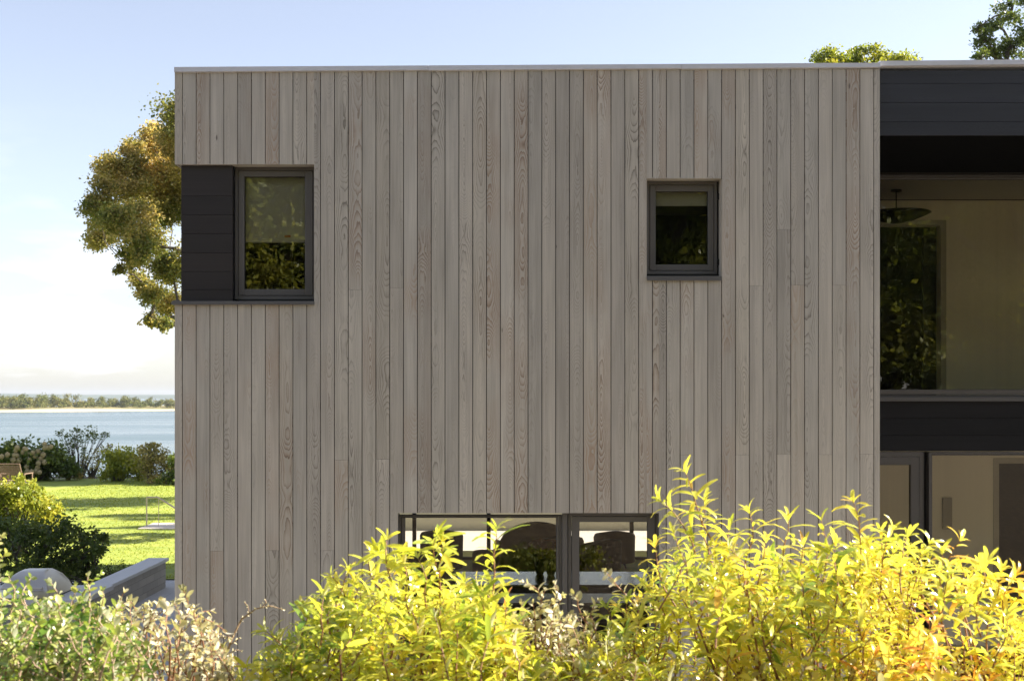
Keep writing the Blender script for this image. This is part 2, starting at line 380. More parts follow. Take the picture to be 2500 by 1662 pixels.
# woodland on the spit: one far mass
cl=[]
for i in range(1100):
    x=rng.uniform(-620,60); d=rng.uniform(50,150); h=rng.uniform(3.4,6.0)*(1.15 if x<-310 else .72)*(1+.28*math.sin(x*.06)+.18*math.sin(x*.17+1))
    y=shore_y(x)+d; r=h*.62
    cl.append((x,y,-5.3+h*.55,r));
    if rng.random()<.5: cl.append((x+rng.uniform(-2,2),y,-5.3+h*1.15,r*.62))
P,tn,_=clumpy(cl,6.5,6,.55)
V,Q=cards(P,.95,.6,.9)
farwood=leafmat('far_woodland_leaves',[(.045,.07,.02),(.09,.115,.03),(.18,.17,.045),(.29,.21,.06)],.2,.7,.2,clump=.012)
tag(quads_obj('woodland',V,Q,farwood,rnd=tn),'distant belt of green and gold trees on the spit across the water','woodland',kind='stuff')
# far shore
m=MB(); xf=list(range(-7000,3001,120)); pts=[]
for i,x in enumerate(xf):
    h=24+6*math.sin(x*.0011)+3*math.sin(x*.004+1)+random.uniform(-1.2,1.2)
    yb=6300+300*math.sin(x*.0007)
    pts+=[(x,yb,-8.5),(x,yb+60,-2),(x,yb+300,h*.8-8+4),(x,yb+700,h-4)]
fs=[]
for i in range(len(xf)-1):
    for k in range(3): a=i*4+k; fs.append((a,a+4,a+5,a+1))
m.poly(pts,fs); tag(m.build('far_hills',plain('far_hill_woods',(.055,.075,.04),.95,0,.5,.004),smooth=True),kind='structure')

# ------------------------------------------------------------------ the house
house=thing('modern_house','two storey flat roofed house clad in vertical weathered grey cedar boards','house',(.15,12,0))
XL,XR=wx(426.5,12),wx(2148,12); YB=25.3; XE=9.2; TOPZ=6.60
def hole(px0,px1,py0,py1,Y=12): return (wx(px0,Y),wx(px1,Y),wz(py1,Y),wz(py0,Y))
O1=hole(426.5,767,401.5,744); O2=hole(1579,1761,436,680); O3=hole(971,1609,1252,1790)
def sub_rects(x0,x1,z0,z1,holes):
    """cells of a rectangle that are not in any hole"""
    xs=sorted({x0,x1,*[h for q in holes for h in q[:2] if x0<h<x1]}); zs=sorted({z0,z1,*[h for q in holes for h in q[2:] if z0<h<z1]})
    out=[]
    for a,b in zip(xs,xs[1:]):
        run=None
        for c,d in zip(zs,zs[1:]):
            mx,mz=(a+b)/2,(c+d)/2
            inn=any(q[0]<mx<q[1] and q[2]<mz<q[3] for q in holes)
            if not inn: run=(a,b,run[2],d) if run else (a,b,c,d)
            elif run: out.append(run); run=None
        if run: out.append(run)
    return out
edges=[XL]+[wx(445+33.766*k,12) for k in range(51)]+[XR]
joints={12:[707],15:[703],11:[1122],14:[1120,1337],10:[1343],2:[1344],6:[1343],41:[697],44:[696],47:[696],36:[1110],43:[1109,560],40:[1110],46:[1109],49:[1108],45:[1325],20:[1180],28:[1290],30:[585],23:[980],33:[890]}
joints={k:v for k,v in joints.items() if k not in(20,28,30,23,33)}
holes=[O1,O2,O3]; m=MB(); gap=.0075
for k in range(len(edges)-1):
    a,b=edges[k]+gap/2,edges[k+1]-gap/2
    if k==0: a=XL
    if k==len(edges)-2: b=XR
    zz=[0.02]+sorted(wz(p,12) for p in joints.get(k-1,[]))+[TOPZ]
    for c,d in zip(zz,zz[1:]):
        r0=tuple(random.random() for _ in range(3)); parts=sub_rects(a,b,c,d-.002,holes); rr=r0
        for q in parts:
            # pieces above and below an opening are different boards
            if any(h[0]<(q[0]+q[1])/2<h[1] for h in holes) and q[2]>c+.01: rr=tuple(random.random() for _ in range(3))
            else: rr=r0
            m.box(q[0],q[1],12.0+random.uniform(0,.0012),12.022,q[2],q[3],'x',(edges[k]+edges[k+1])/2,rr)
m.build('front_cladding',cedar,house)
# side cladding (left return), right return and back
m=MB(); y=12.024; cut=(y-.01,13.25,O1[2],O1[3])
while y<YB:
    y1=min(YB,y+.135); 
    for q in sub_rects(y,y1-gap,.02,TOPZ,[cut]):
        m.box(XL,XL+.022,q[0],q[1],q[2],q[3],'y',(y+y1)/2,tuple(random.random() for _ in range(3)))
    y=y1
m.build('side_cladding',cedar,house); m=MB()
y=12.024
while y<14.0:
    m.box(XR-.022,XR,y,min(14.02,y+.135-gap),.02,TOPZ,'y',y+.067,tuple(random.random() for _ in range(3))); y+=.135
m.build('return_cladding',cedar,house)
# structural core with slightly larger openings, lined with cedar reveals
m=MB(); grow=lambda q,g=.02:(q[0]-g,q[1]+g,q[2]-g,q[3]+g)
XLi=XL+.024; XRi=XR-.024
for q in sub_rects(XLi,XRi,0,6.5,[grow(O1),grow(O2),grow(O3)]): m.box(q[0],q[1],12.023,12.25,q[2],q[3])
for q in sub_rects(12.25,YB-.25,0,6.5,[(12.2,13.27,O1[2]-.02,O1[3]+.02)]): m.box(XLi,XLi+.22,q[0],q[1],q[2],q[3])
m.box(XRi-.2,XRi,12.25,14.0,0,6.5)               # return at recess
m.box(XE,XE+.25,12.1,YB,0,6.5); 
m.build('wall',core_mat,house)
for O,top in ((O1,True),(O2,True)):
    m=MB()
    m.box(O[0] if O is O2 else XL+.03,O[1],12.0225,12.17,O[3],O[3]+.018,'h',O[3]+.1,(.3,.9,.3))
    m.box(O[1],O[1]+.018,12.0225,12.17,O[2],O[3],'y',12.1,(.7,.2,.5))
    if O is O2: m.box(O2[0]-.018,O2[0],12.0225,12.17,O2[2],O2[3],'y',12.1,(.6,.25,.2))
    m.build('window_reveal',cedar,house)
# roof, floors, ceilings
m=MB(); m.box(XL+.06,XE+.2,12.1,YB-.05,6.15,6.5); m.build('roof',roof_mat,house)
m=MB(); m.box(XL+.25,XR-.05,12.26,YB-.3,5.92,6.14); m.box(XR-.04,XE-.01,14.16,15.79,5.93,6.14); m.build('ceiling',ceil_mat,house)
m=MB(); m.box(XL+.25,XR-.25,12.26,YB-.26,2.78,3.30); m.box(XR-.24,XE-.01,14.2,YB-.26,2.79,3.31); m.build('upper_floor',plain('plaster_slab',(.55,.52,.45),.8),house)
m=MB(); m.box(XL+.25,XE-.01,12.26,YB+.1,-.1,.03); m.build('ground_floor',floor_wood,house)
# partitions upstairs and down
m=MB()
m.box(-.6,-.5,12.26,17,3.31,5.91); m.box(3.22,3.32,12.26,YB-.3,3.31,5.91); m.box(XL+.25,3.21,17.01,17.1,3.31,5.91)
m.build('bedroom_partition',dark_room,house)
DX=wx(2296,15.8); DZ=wz(551,15.8); LX=wx(2438,15.8); LZ=wz(1131,15.8)
m=MB(); 
m.box(3.45,3.75,15.8,15.95,3.32,5.92)                        # left of doorway
m.box(3.75,DX,15.8,15.95,DZ,5.92); m.box(DX,XE-.02,15.8,15.95,3.32,5.92)
m.box(3.45,LX,15.8,15.95,.04,2.78); m.box(LX,LX+1.0,15.8,15.95,LZ,2.78); m.box(LX+1.0,XE-.02,15.8,15.95,.04,2.78)
m.box(3.33,3.45,14.2,15.96,.04,2.78)
m.build('inner_wall',white_wall,house)
m=MB()
for (x0,x1,z0,z1) in ((3.75,DX,3.33,DZ),(LX,LX+1.0,.04,LZ)):
    m.box(x0-.07 if z0<1 else x1,x0 if z0<1 else x1+.07,15.785,15.799,z0,z1+.07); m.box(x0,x1,15.785,15.799,z1,z1+.07)
m.build('door_casing',plain('casing_paint',(.42,.40,.33),.6),house)
m=MB(); m.box(wx(2253,16.3),wx(2292,16.3),16.3,16.34,3.33,5.5); m.build('door',plain('blue_black_door',(.035,.04,.055),.5),house)
m=MB(); m.box(3.75,XE-.02,18.2,18.3,.04,5.9); m.build('hall_wall',dark_room,house)
m=MB(); m.box(wx(2301,15.78),wx(2324,15.78),15.765,15.798,wz(1291,15.78),wz(1214,15.78)); m.build('wall_panel',plain('grey_panel',(.30,.28,.22),.5),house,bevel=.004)
# coping
def coping(xa,xb,za,zb,y0,y1,drop,name,seams=()):
    m=MB(); cuts=[xa,*seams,xb]
    for i,(a,b) in enumerate(zip(cuts,cuts[1:])):
        f=lambda x: za+(zb-za)*(x-xa)/(xb-xa)
        b2=b-.003 if b!=xb else b
        za_,zb_=f(a),f(b2)
        pts=[(a,y0,za_-drop),(b2,y0,zb_-drop+.004),(b2,y0,zb_-.008),(a,y0,za_-.008),(b2,y0+.03,zb_),(a,y0+.03,za_),(b2,y1,zb_+.01),(a,y1,za_+.01),(b2,y1,zb_-.14),(a,y1,za_-.14),(a,y0+.004,za_-drop),(b2,y0+.004,zb_-drop+.004)]
        m.poly(pts,[(0,1,2,3),(3,2,4,5),(5,4,6,7),(7,6,8,9),(0,3,5,7,9),(1,8,6,4,2),(0,10,11,1),(0,9,8,1)])
    o=m.build(name,coping_mat,house); return o
coping(wx(425,11.975),wx(2150,11.975),wz(162,11.975),wz(151.5,11.975),11.975,12.45,.054,'coping',(wx(1046,12),wx(1664,12)))
coping(wx(2150,12)+.004,XE+.27,wz(152.5,12.1),wz(139,12.1),12.02,12.5,.055,'coping')
m=MB(); m.box(XL-.006,XL+.02,12.45,YB,6.56,6.63); m.build('side_coping',coping_mat,house)
# dark fascia over the recess (horizontal boards)
def hboards(mb,x0,x1,y0,y1,zs,c=0):
    for a,b in zip(zs,zs[1:]):
        mb.box(x0,x1,y0+random.uniform(0,.002),y1,a+.0016,b-.0016,'h',(a+b)/2,tuple(random.random() for _ in range(3)))
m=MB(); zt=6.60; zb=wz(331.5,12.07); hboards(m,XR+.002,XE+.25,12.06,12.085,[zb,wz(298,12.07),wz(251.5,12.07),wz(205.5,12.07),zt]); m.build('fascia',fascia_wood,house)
m=MB(); m.box(XR+.002,XE+.24,12.09,14.08,zb+.005,zb+.05); m.build('soffit',plain('black_soffit',(.003,.003,.003),.95,spec=.05),house)
m=MB(); m.box(XR+.002,XE,12.088,12.2,zb+.06,6.5); m.box(XR+.002,XE,14.12,14.2,wz(426,14.1),6.5); m.build('header',core_mat,house)
# recess wall: boards above, spandrel
m=MB(); ss=[wz(1101,14.1),wz(1062,14.1),wz(1020,14.1),wz(978,14.1)]
hboards(m,XR-.02,XE,14.10,14.125,ss); m.build('spandrel',black_wood,house)
m=MB(); m.box(XR-.02,XE,14.126,14.19,ss[0],ss[-1]); m.build('spandrel_back',core_mat,house)

def ring(mb,x0,x1,z0,z1,wl,wr,wt,wb,y0,y1):
    mb.box(x0,x0+wl,y0,y1,z0,z1); mb.box(x1-wr,x1,y0,y1,z0,z1)
    mb.box(x0+wl,x1-wr,y0,y1,z1-wt,z1); mb.box(x0+wl,x1-wr,y0,y1,z0,z0+wb)
def window(label,x0,x1,z0,z1,gx0,gx1,gz0,gz1,y,name='window',step=.35):
    w=bpy.data.objects.new(name,None); C.objects.link(w); w.location=((x0+x1)/2,y,z0); w['label']=label
    w.parent=house; w.matrix_parent_inverse=house.matrix_basis.inverted(); bpy.context.view_layer.update()
    inv=w.matrix_world.inverted()
    def part(mb,nm,mt,bev=0):
        o=mb.build(nm,mt,None,bevel=bev); o.parent=w; o.matrix_parent_inverse=inv; return o
    m=MB(); a,b,c,d=(gx0-x0),(x1-gx1),(z1-gz1),(gz0-z0)
    ring(m,x0,x1,z0,z1,a*step,b*step,c*step,d*step,y+.006,y+.09)
    part(m,'frame',frame_mat,.002)
    m=MB(); g=.004; ring(m,x0+a*step+g,x1-b*step-g,z0+d*step+g,z1-c*step-g,a*(1-step)-g,b*(1-step)-g,c*(1-step)-g,d*(1-step)-g,y,y+.07)
    part(m,'sash',frame_mat,.003)
    m=MB(); ring(m,gx0-.002,gx1+.002,gz0-.002,gz1+.002,.006,.006,.006,.006,y+.02,y+.034); part(m,'gasket',black_metal)
    m=MB(); m.box(gx0-.001,gx1+.001,y+.035,y+.041,gz0-.001,gz1+.001); part(m,'pane',glass)
    return w,part
# corner window
yc=12.13
w1,p1=window('tall corner window with a half drawn blind',wx(573.5,yc),wx(767.5,yc)+.03,wz(730.5,yc),wz(408,yc),wx(596,yc),wx(744.5,yc),wz(706,yc),wz(431,yc),yc)
m=MB(); m.box(XL-.022,O1[1]+.003,11.965,12.2,O1[2],O1[2]+.034); m.box(XL-.022,XL+.2,12.2,13.28,O1[2],O1[2]+.034); p1(m,'sill',sill_mat,.003)
m=MB(); m.box(wx(590,yc),wx(752,yc),12.23,12.236,wz(590,12.23),wz(415,12.23)); m.tube([(wx(590,yc),12.235,wz(590,12.23)),(wx(752,yc),12.235,wz(590,12.23))],.012,8); p1(m,'blind',blind_mat)
m=MB(); m.box(wx(690,yc),wx(705,yc),12.222,12.229,wz(579.5,12.22),wz(574.5,12.22)); p1(m,'sticker',plain('red_sticker',(.35,.06,.03),.6))
m=MB(); zs=[O1[2]+.036]+[wz(p,12.05) for p in (707,663,617,571,525,479)]+[O1[3]-.001]
hboards(m,XL+.05,wx(567.5,12.05),12.05,12.075,zs); hboards2=[]
for a,b in zip(zs,zs[1:]): m.box(XL+.05,XL+.075,12.076,13.25,a+.0025,b-.0025,'h',(a+b)/2,tuple(random.random() for _ in range(3)))
m.build('corner_panel',dark_wood,house)
m=MB(); m.box(XL+.08,wx(571,12.1),12.1,12.16,O1[2]+.03,O1[3]-.002); m.box(XL+.08,XL+.2,12.16,13.3,O1[2]+.03,O1[3]); m.build('panel_backing',black_metal,house)
# small window
w2,p2=window('small square window with a short blind',wx(1578,yc),wx(1751,yc),wz(669,yc),wz(443,yc),wx(1600.5,yc),wx(1728.5,yc),wz(646,yc),wz(467,yc),yc)
m=MB(); m.box(O2[0],O2[1],11.972,12.2,O2[2]-.002,O2[2]+.022); m.box(O2[0],O2[1],11.972,11.98,O2[2]-.022,O2[2]-.003); p2(m,'sill',sill_mat,.002)
m=MB(); m.box(wx(1595,yc),wx(1735,yc),12.23,12.236,wz(503,12.23),wz(450,12.23)); p2(m,'blind',blind_mat)
for z in (wz(480,yc),wz(640,yc)):
    m=MB(); m.box(wx(1752,yc),wx(1756,yc),12.12,12.16,z-.03,z+.03); p2(m,'hinge',black_metal)
m=MB(); m.box(wx(1752,yc),O2[1]+.02,12.175,12.2,O2[2],O2[3]+.02); m.box(O2[0],wx(1752,yc),12.175,12.2,wz(443,yc),O2[3]+.02); m.box(O2[0],O2[1],12.14,12.2,O2[2]+.03,wz(669,yc)); p2(m,'packer',black_metal)
for q in ((12.175,12.22,wz(408,yc),O1[3]+.02),(12.14,12.2,O1[2]+.04,wz(730.5,yc))):
    m=MB(); m.box(O1[0]+.6,O1[1]+.02,*q); p1(m,'packer',black_metal)
# lower glazing
yl=12.10; zb=.06
w3,p3=window('wide fixed lower window beside the glass door',wx(971,yl),wx(1372,yl),zb,wz(1257,yl),wx(988,yl),wx(1358.5,yl),zb+.08,wz(1263,yl),yl,step=.5)
w4,p4=window('lower casement glass door right of the wide pane',wx(1387,yl),wx(1609,yl),zb,wz(1253,yl),wx(1414,yl),wx(1581,yl),zb+.1,wz(1273,yl),yl,name='glass_door',step=.3)
m=MB(); m.box(wx(1372.5,yl),wx(1385,yl),yl-.03,yl+.1,zb,wz(1252,yl)); m.box(wx(1385,yl)+.002,wx(1387,yl),yl+.05,yl+.1,zb,wz(1252,yl)); m.build('mullion',frame_mat,house,bevel=.002)
m=MB(); m.box(O3[0]-.018,O3[1]+.018,12.0225,12.22,O3[3]-.001,O3[3]+.018); m.box(O3[0]-.018,O3[0],12.0225,12.22,0.02,O3[3]); m.box(O3[1],O3[1]+.018,12.0225,12.22,.02,O3[3]); m.build('opening_trim',frame_mat,house)
# recess glazing
yr=14.10
w5,p5=window('large upper recess window with a pendant lamp inside',XR-.02,XE,wz(976,yr),wz(427,yr),XR+.0,XE-.06,wz(951,yr),wz(437.5,yr),yr,step=.5)
m=MB(); m.box(XR,XE,14.06,14.12,wz(978,yr)-.005,wz(969,yr)); p5(m,'sill',sill_mat,.003)
w6,p6=window('recess casement door half hidden by the cedar corner',XR-.15,wx(2256,yr),.06,wz(1103,yr),XR-.05,wx(2223.6,yr),.16,wz(1134,yr),yr,name='glass_door',step=.35)
w7,p7=window('wide recess lower window on the right edge',wx(2265,yr),XE,.06,wz(1103,yr),wx(2276,yr),XE-.06,.12,wz(1110.5,yr),yr,step=.5)
m=MB(); m.box(wx(2265,yr)-.002,wx(2271,yr),yr-.05,yr-.001,.06,wz(1103,yr)); m.build('mullion',frame_mat,house)
m=MB(); m.box(wx(2256,yr)+.002,wx(2265,yr)-.004,yr+.06,yr+.12,.06,wz(1103,yr)); m.build('mullion',black_metal,house)
# back glazing
yb=25.15
m=MB(); zt=2.75
m.box(XL+.25,XE-.02,yb,yb+.1,2.55,2.78); m.box(XL+.25,XE-.02,yb,yb+.1,.03,.12)
for x in (XL+.3,-2.0,wx(1193,yb),1.3,2.45,3.6,6,8.9): m.box(x-.04,x+.04,yb-.01,yb+.09,.12,2.55)
m.build('rear_window_frame',black_metal,house)
m=MB(); m.box(XL+.25,XE-.02,yb+.03,yb+.04,.12,2.55); m.build('rear_pane',glass,house)
m=MB(); m.box(XL+.02,XE+.2,YB-.1,YB,2.79,6.5); m.box(XL+.02,XL+.25,YB-.25,YB,.0,2.78); m.build('rear_wall',plain('rear_render',(.3,.28,.25),.8),house)
for o in (bpy.data.objects['roof'],): pass

# ------------------------------------------------------------------ interior things
t=thing('pendant_lamp','wide black dish pendant lamp hanging behind the upper recess window','lamp',(wx(2188,15),15,wz(468,15)))
zc=5.92; m=MB(); m.lathe((wx(2188,15),15,zc),[(0,0),(.065,0),(.065,-.02),(0,-.02)],20); m.build('canopy',black_metal,t)
zd=wz(517,15); m=MB(); m.tube([(wx(2188,15),15,zc-.02),(wx(2188,15),15,zd)],.007,8); m.build('rod',black_metal,t)
m=MB(); m.lathe((wx(2188,15),15,zd),[(0,.012),(.2,.012),(.40,-.012),(.41,-.02),(.36,-.045),(.22,-.10),(.08,-.135),(0,-.14)],40); m.build('shade',black_metal,t,True)

def tubchair(name,label,x,y,rz,mat,w=.78,h=.82,group=None):
    t=thing(name,label,'armchair',(x,y,.03),group)
    m=MB(); n=18; r=w/2
    rows=[]
    for i in range(n+1):
        a=rz+R(-120+240*i/n); top=h-.16*abs((i/n)-.5)**1.5*2.8
        for (rr,z) in ((r,.16),(r*1.03,top-.05),(r*.97,top),(r*.84,top),(r*.8,top-.06),(r*.78,.40)):
            rows.append((x+rr*math.cos(a),y+rr*math.sin(a),z))
    b=[ (i*6+k,(i+1)*6+k,(i+1)*6+k+1,i*6+k+1) for i in range(n) for k in range(5)]
    b+=[(0,1,2,3,4,5),tuple(n*6+5-k for k in range(6))]
    m.poly(rows,b); m.build('backrest',mat,t,True)
    m=MB(); m.lathe((x,y,0),[(0,.18),(r*.8,.18),(r*.86,.25),(r*.86,.40),(r*.78,.45),(0,.46)],28); m.build('seat',mat,t,True)
    for k in range(4):
        a=R(45+90*k); m=MB(); m.tube([(x+r*.6*math.cos(a),y+r*.6*math.sin(a),.2),(x+r*.75*math.cos(a),y+r*.75*math.sin(a),.03)],[.02,.013],8); m.build('leg',black_metal,t)
    return t
teal=plain('dark_teal_velvet',(.018,.028,.030),.8); charcoal=plain('charcoal_fabric',(.02,.02,.022),.9); beige=plain('beige_boucle',(.22,.17,.12),.95,0,.15,30,.3); brownc=plain('brown_leather',(.10,.05,.028),.6)
tubchair('armchair','dark teal tub chair near the bright rear windows',wx(1078,23.3),23.3,R(-90),teal,.80,.92)
tubchair('armchair','charcoal tub chair in front of the teal tub chair',wx(1040,20.2),20.2,R(90),charcoal,.80,.86)
tubchair('armchair','charcoal tub chair seen through the lower glass door',wx(1462,21.5),21.5,R(-60),charcoal,.78,.95)
def sofa(label,x0,x1,y0,y1,h,mat):
    t=thing('sofa',label,'sofa',((x0+x1)/2,(y0+y1)/2,.03))
    m=MB(); n=14
    for i in range(n+1):
        u=i/n; x=x0+(x1-x0)*u; hh=h*(.62+.38*math.sin(math.pi*min(1,max(0,u)))**.5)
        m.v+=[(x,y0+.04,.1),(x,y0,hh*.7),(x,y0+.06,hh-.04),(x,y0+.16,hh),(x,y0+.26,hh-.05),(x,y0+.30,.42)]
    for i in range(n):
        for k in range(5): a=i*6+k; m.f.append((a,a+6,a+7,a+1))
    m.f+=[(0,1,2,3,4,5),tuple(n*6+5-k for k in range(6))]
    m.build('backrest',mat,t,True)
    m=MB(); m.box(x0+.02,x1-.02,y0+.31,y1,.1,.42); m.build('seat',mat,t,bevel=.05)
    for a in (x0-.12,x1-.01):
        m=MB(); m.box(a,a+.13,y0+.1,y1,.1,.55); m.build('armrest',mat,t,bevel=.05)
    return t
sofa('curved beige sofa by the rear windows',wx(1220,24),wx(1400,24),23.5,24.6,1.0,beige)
tubchair('armchair','beige rounded armchair beside the curved sofa',wx(1365,21.8),21.8,R(-80),beige,.86,.98)
tubchair('armchair','brown leather tub chair behind the beige armchair',wx(1500,24.2),24.2,R(-90),brownc,.8,.8)
t=thing('ottoman','low pale drum ottoman beside the teal chair','ottoman',(wx(1185,22.6),22.6,.03))
m=MB(); m.lathe((wx(1185,22.6),22.6,0),[(0,.04),(.22,.04),(.24,.1),(.24,.52),(.21,.57),(0,.575)],28); m.build('cushion',beige,t,True)
m=MB(); m.lathe((wx(1185,22.6),22.6,0),[(0,.03),(.2,.03),(.2,.045),(0,.045)],24); m.build('base',black_metal,t)
t=thing('dining_table','long dark dining table with a glossy reflective top','table',(.65,17.8,.03))
gloss=plain('polished_table_top',(.05,.055,.05),.22,0,.05,3,spec=.5)
m=MB(); m.box(-.8,2.15,17.2,18.5,.73,.77); m.build('tabletop',gloss,t,bevel=.004)
for (x,y) in ((-.7,17.3),(2.05,17.3),(-.7,18.4),(2.05,18.4)):
    m=MB(); m.box(x-.04,x+.04,y-.04,y+.04,.03,.729); m.build('leg',black_metal,t)
for i,(x,y,lb) in enumerate(((wx(1318,18.2),18.2,'left'),(wx(1345,18.1),18.1,'right'))):
    t=thing('flower_vase',f'dark vase of orange flowers, {lb} one of the pair on the table','vase',(x,y,.77))
    m=MB(); m.lathe((x,y,.771),[(0,0),(.05,0),(.075,.07),(.06,.14),(.03,.2),(.035,.22)],20); m.build('body',charcoal,t,True)
    m=MB(); m.lathe((x,y,1.16),[(.002,-.13),(.08,-.11),(.14,-.05),(.17,0),(.16,.05),(.11,.10),(.002,.13)],18)
    m.v=[(a+random.uniform(-.03,.03),b+random.uniform(-.03,.03),c+random.uniform(-.03,.03)) for a,b,c in m.v]; m.build('bouquet',plain('orange_petals'+str(i),(.32,.09,.02),.8,0,.7,40),t)
    m=MB()
    for k in range(7): 
        a=k*.9; m.tube([(x,y,.98),(x+.07*math.cos(a),y+.07*math.sin(a),1.14)],.003,4,False)
    m.build('stems',darkg,t)
t=thing('kitchen_counter','dark kitchen counter just inside the lower windows','counter',(.55,15,.03))
m=MB(); m.box(-.6,2.0,14.5,15.2,.93,.97); m.build('worktop',plain('dark_stone',(.03,.03,.03),.25),t,bevel=.003)
m=MB(); m.box(-.55,1.95,14.55,15.15,.03,.929); m.build('cabinet',black_wood if False else charcoal,t)

# ------------------------------------------------------------------ patio, wall, counter
def paving(name,x0,x1,y0,y1,z,col,size=.9,depth=.1,rot=0):
    g=G(name+'_stone'); tc=g.n('TexCoord').outputs['Object']
    br=g.n('TexBrick',i_Vector=tc,i_Scale=1.0); br.inputs['Color1'].default_value=(*col,1); br.inputs['Color2'].default_value=(*[c*.86 for c in col],1); br.inputs['Mortar'].default_value=(*[c*.45 for c in col],1)
    br.inputs['Mortar Size'].default_value=.006; br.inputs['Brick Width'].default_value=size; br.inputs['Row Height'].default_value=size*.6
    c=g.mix(g.noise(tc,2.5,5,.6),br.outputs['Color'],tuple(x*.75 for x in col)); 
    p=g.n('BsdfPrincipled',i_Roughness=.7); g.link(c,p.inputs['Base Color']); mt=g.done(p.outputs[0])
    m=MB(); m.box(x0,x1,y0,y1,z-depth,z); return tag(m.build(name,mt),kind='structure'),mt
tag(grid(np.arange(-12,12.1,1.0),np.array([8.9,10.4,12.0]),lambda x,y: terrain(x,y)*1.0+.02,'bounce_gravel_strip',plain('bounce_gravel',(.42,.38,.33),.9,0,.35,25,.6)),kind='structure')  # unseen pale strip, added to bounce light up onto the facade
_,pavem=paving('patio',-12,XL-.03,12.5,23.0,.03,(.64,.63,.64))
paving('terrace',-3,XE,25.4,29.3,.22,(.62,.58,.53),1.2,.2)
t=thing('terrace_wall','low beige stone wall beyond the rear terrace seen through the house','wall',(3,29.4,0))
m=MB(); m.box(-3,XE,29.3,29.6,.0,.80); m.build('stonework',plain('beige_stone',(.42,.40,.30),.8,0,.1,3),t)
_,_=paving('far_terrace',-22.5,wx(72,43.8),37,43.8,.34,(.62,.58,.56),1.0,.1)
cap_m=plain('bluestone_cap',(.66,.65,.65),.6,0,.08,5)
def stonewall():
    g=G('ashlar_wall'); tc=g.n('TexCoord').outputs['Object']; sp=g.n('SeparateXYZ',i_0=tc)
    v=g.xyz(g.math('ADD',sp.outputs[0],sp.outputs[1]),sp.outputs[2],0.0)
    br=g.n('TexBrick',i_Vector=v,i_Scale=1.0); br.inputs['Brick Width'].default_value=.42; br.inputs['Row Height'].default_value=.125; br.inputs['Mortar Size'].default_value=.004
    br.inputs['Color1'].default_value=(.56,.51,.45,1); br.inputs['Color2'].default_value=(.30,.275,.25,1); br.inputs['Mortar'].default_value=(.06,.055,.05,1)
    c=g.mix(g.noise(tc,4,4,.6),br.outputs['Color'],(.42,.39,.35)); p=g.n('BsdfPrincipled',i_Roughness=.85); g.link(c,p.inputs['Base Color'])
    b=g.n('Bump',i_Strength=.6,i_Distance=.01); g.link(g.noise(tc,30,4),b.inputs['Height']); g.link(b.outputs[0],p.inputs['Normal']); return g.done(p.outputs[0])
ash=stonewall()
t=thing('garden_wall','low ashlar stone garden wall with a smooth pale cap beside the patio','wall',(-6.25,20,0))
m=MB(); m.box(-6.42,-6.13,17.5,21.75,-.05,.49); m.box(-11.5,-6.425,17.5,17.8,-.05,.49); m.build('stonework',ash,t)
m=MB(); 
for a,b in ((17.45,18.6),(18.603,20.2),(20.203,21.80)): m.box(-6.45,-6.085,a,b,.491,.545)
m.box(-11.5,-6.453,17.45,17.85,.491,.545); m.build('cap',cap_m,t,bevel=.006)
t=thing('outdoor_counter','pale stone topped outdoor kitchen counter behind the green shrub','counter',(-6.5,15.8,0))
m=MB(); m.box(-9.2,-5.25,15.0,16.2,.86,.92); m.build('countertop',cap_m,t,bevel=.006)
m=MB(); m.box(-9.1,-5.32,15.08,16.12,.03,.859); m.build('base',ash,t)
# grill
t=thing('barbecue_grill','stainless barbecue grill with closed domed hood on the outdoor counter','grill',(wx(78,15.4),15.4,.92))
steel=plain('brushed_steel',(.62,.57,.50),.34,.8,.1,2,stretch=(.2,1,6))
x0,x1=wx(-2,15.2),wx(137,15.2); m=MB(); prof=[(15.05,.90),(15.05,1.0),(15.10,1.09),(15.20,1.17),(15.33,1.22),(15.48,1.235),(15.63,1.22),(15.76,1.15),(15.83,1.05),(15.86,.93)]
ins=[0,.02,.05,.10,.15,.17,.15,.10,.04,0]
n=len(prof)
for k,(yy,zz) in enumerate(prof): m.v.append((x0+ins[k]*1.2,yy,zz))
for k,(yy,zz) in enumerate(prof): m.v.append((x1-ins[k]*1.2,yy,zz))
for k in range(n-1): m.f.append((k,n+k,n+k+1,k+1))
m.f.append(tuple(range(n))); m.f.append(tuple(range(2*n-1,n-1,-1)))
m.build('hood',steel,t,True,bevel=.03)
m=MB(); m.tube([(x0+.1,15.0,1.06),(x1-.1,15.0,1.06)],.013,10); m.tube([(x0+.12,15.0,1.06),(x0+.12,15.07,1.06)],.008,8); m.tube([(x1-.12,15.0,1.06),(x1-.12,15.07,1.06)],.008,8); m.build('handle',steel,t)
m=MB(); m.box(x0,x1,15.02,15.85,.921,.935); m.build('body',black_metal,t)
# planter
X,Y=wx(285,17.6),17.6
t=thing('cylinder_planter','small dark cylindrical planter with a pale rim on the patio','planter',(X,Y,.03))
m=MB(); m.lathe((X,Y,.03),[(0,0),(.085,0),(.088,.35),(.078,.35),(.076,.06),(0,.06)],32); m.build('body',plain('dark_glaze',(.015,.018,.025),.3),t,True)
m=MB(); m.lathe((X,Y,.03),[(.078,.351),(.092,.351),(.092,.37),(.078,.37),(.078,.351)],32); m.build('rim',plain('pale_rim',(.4,.42,.45),.35),t)
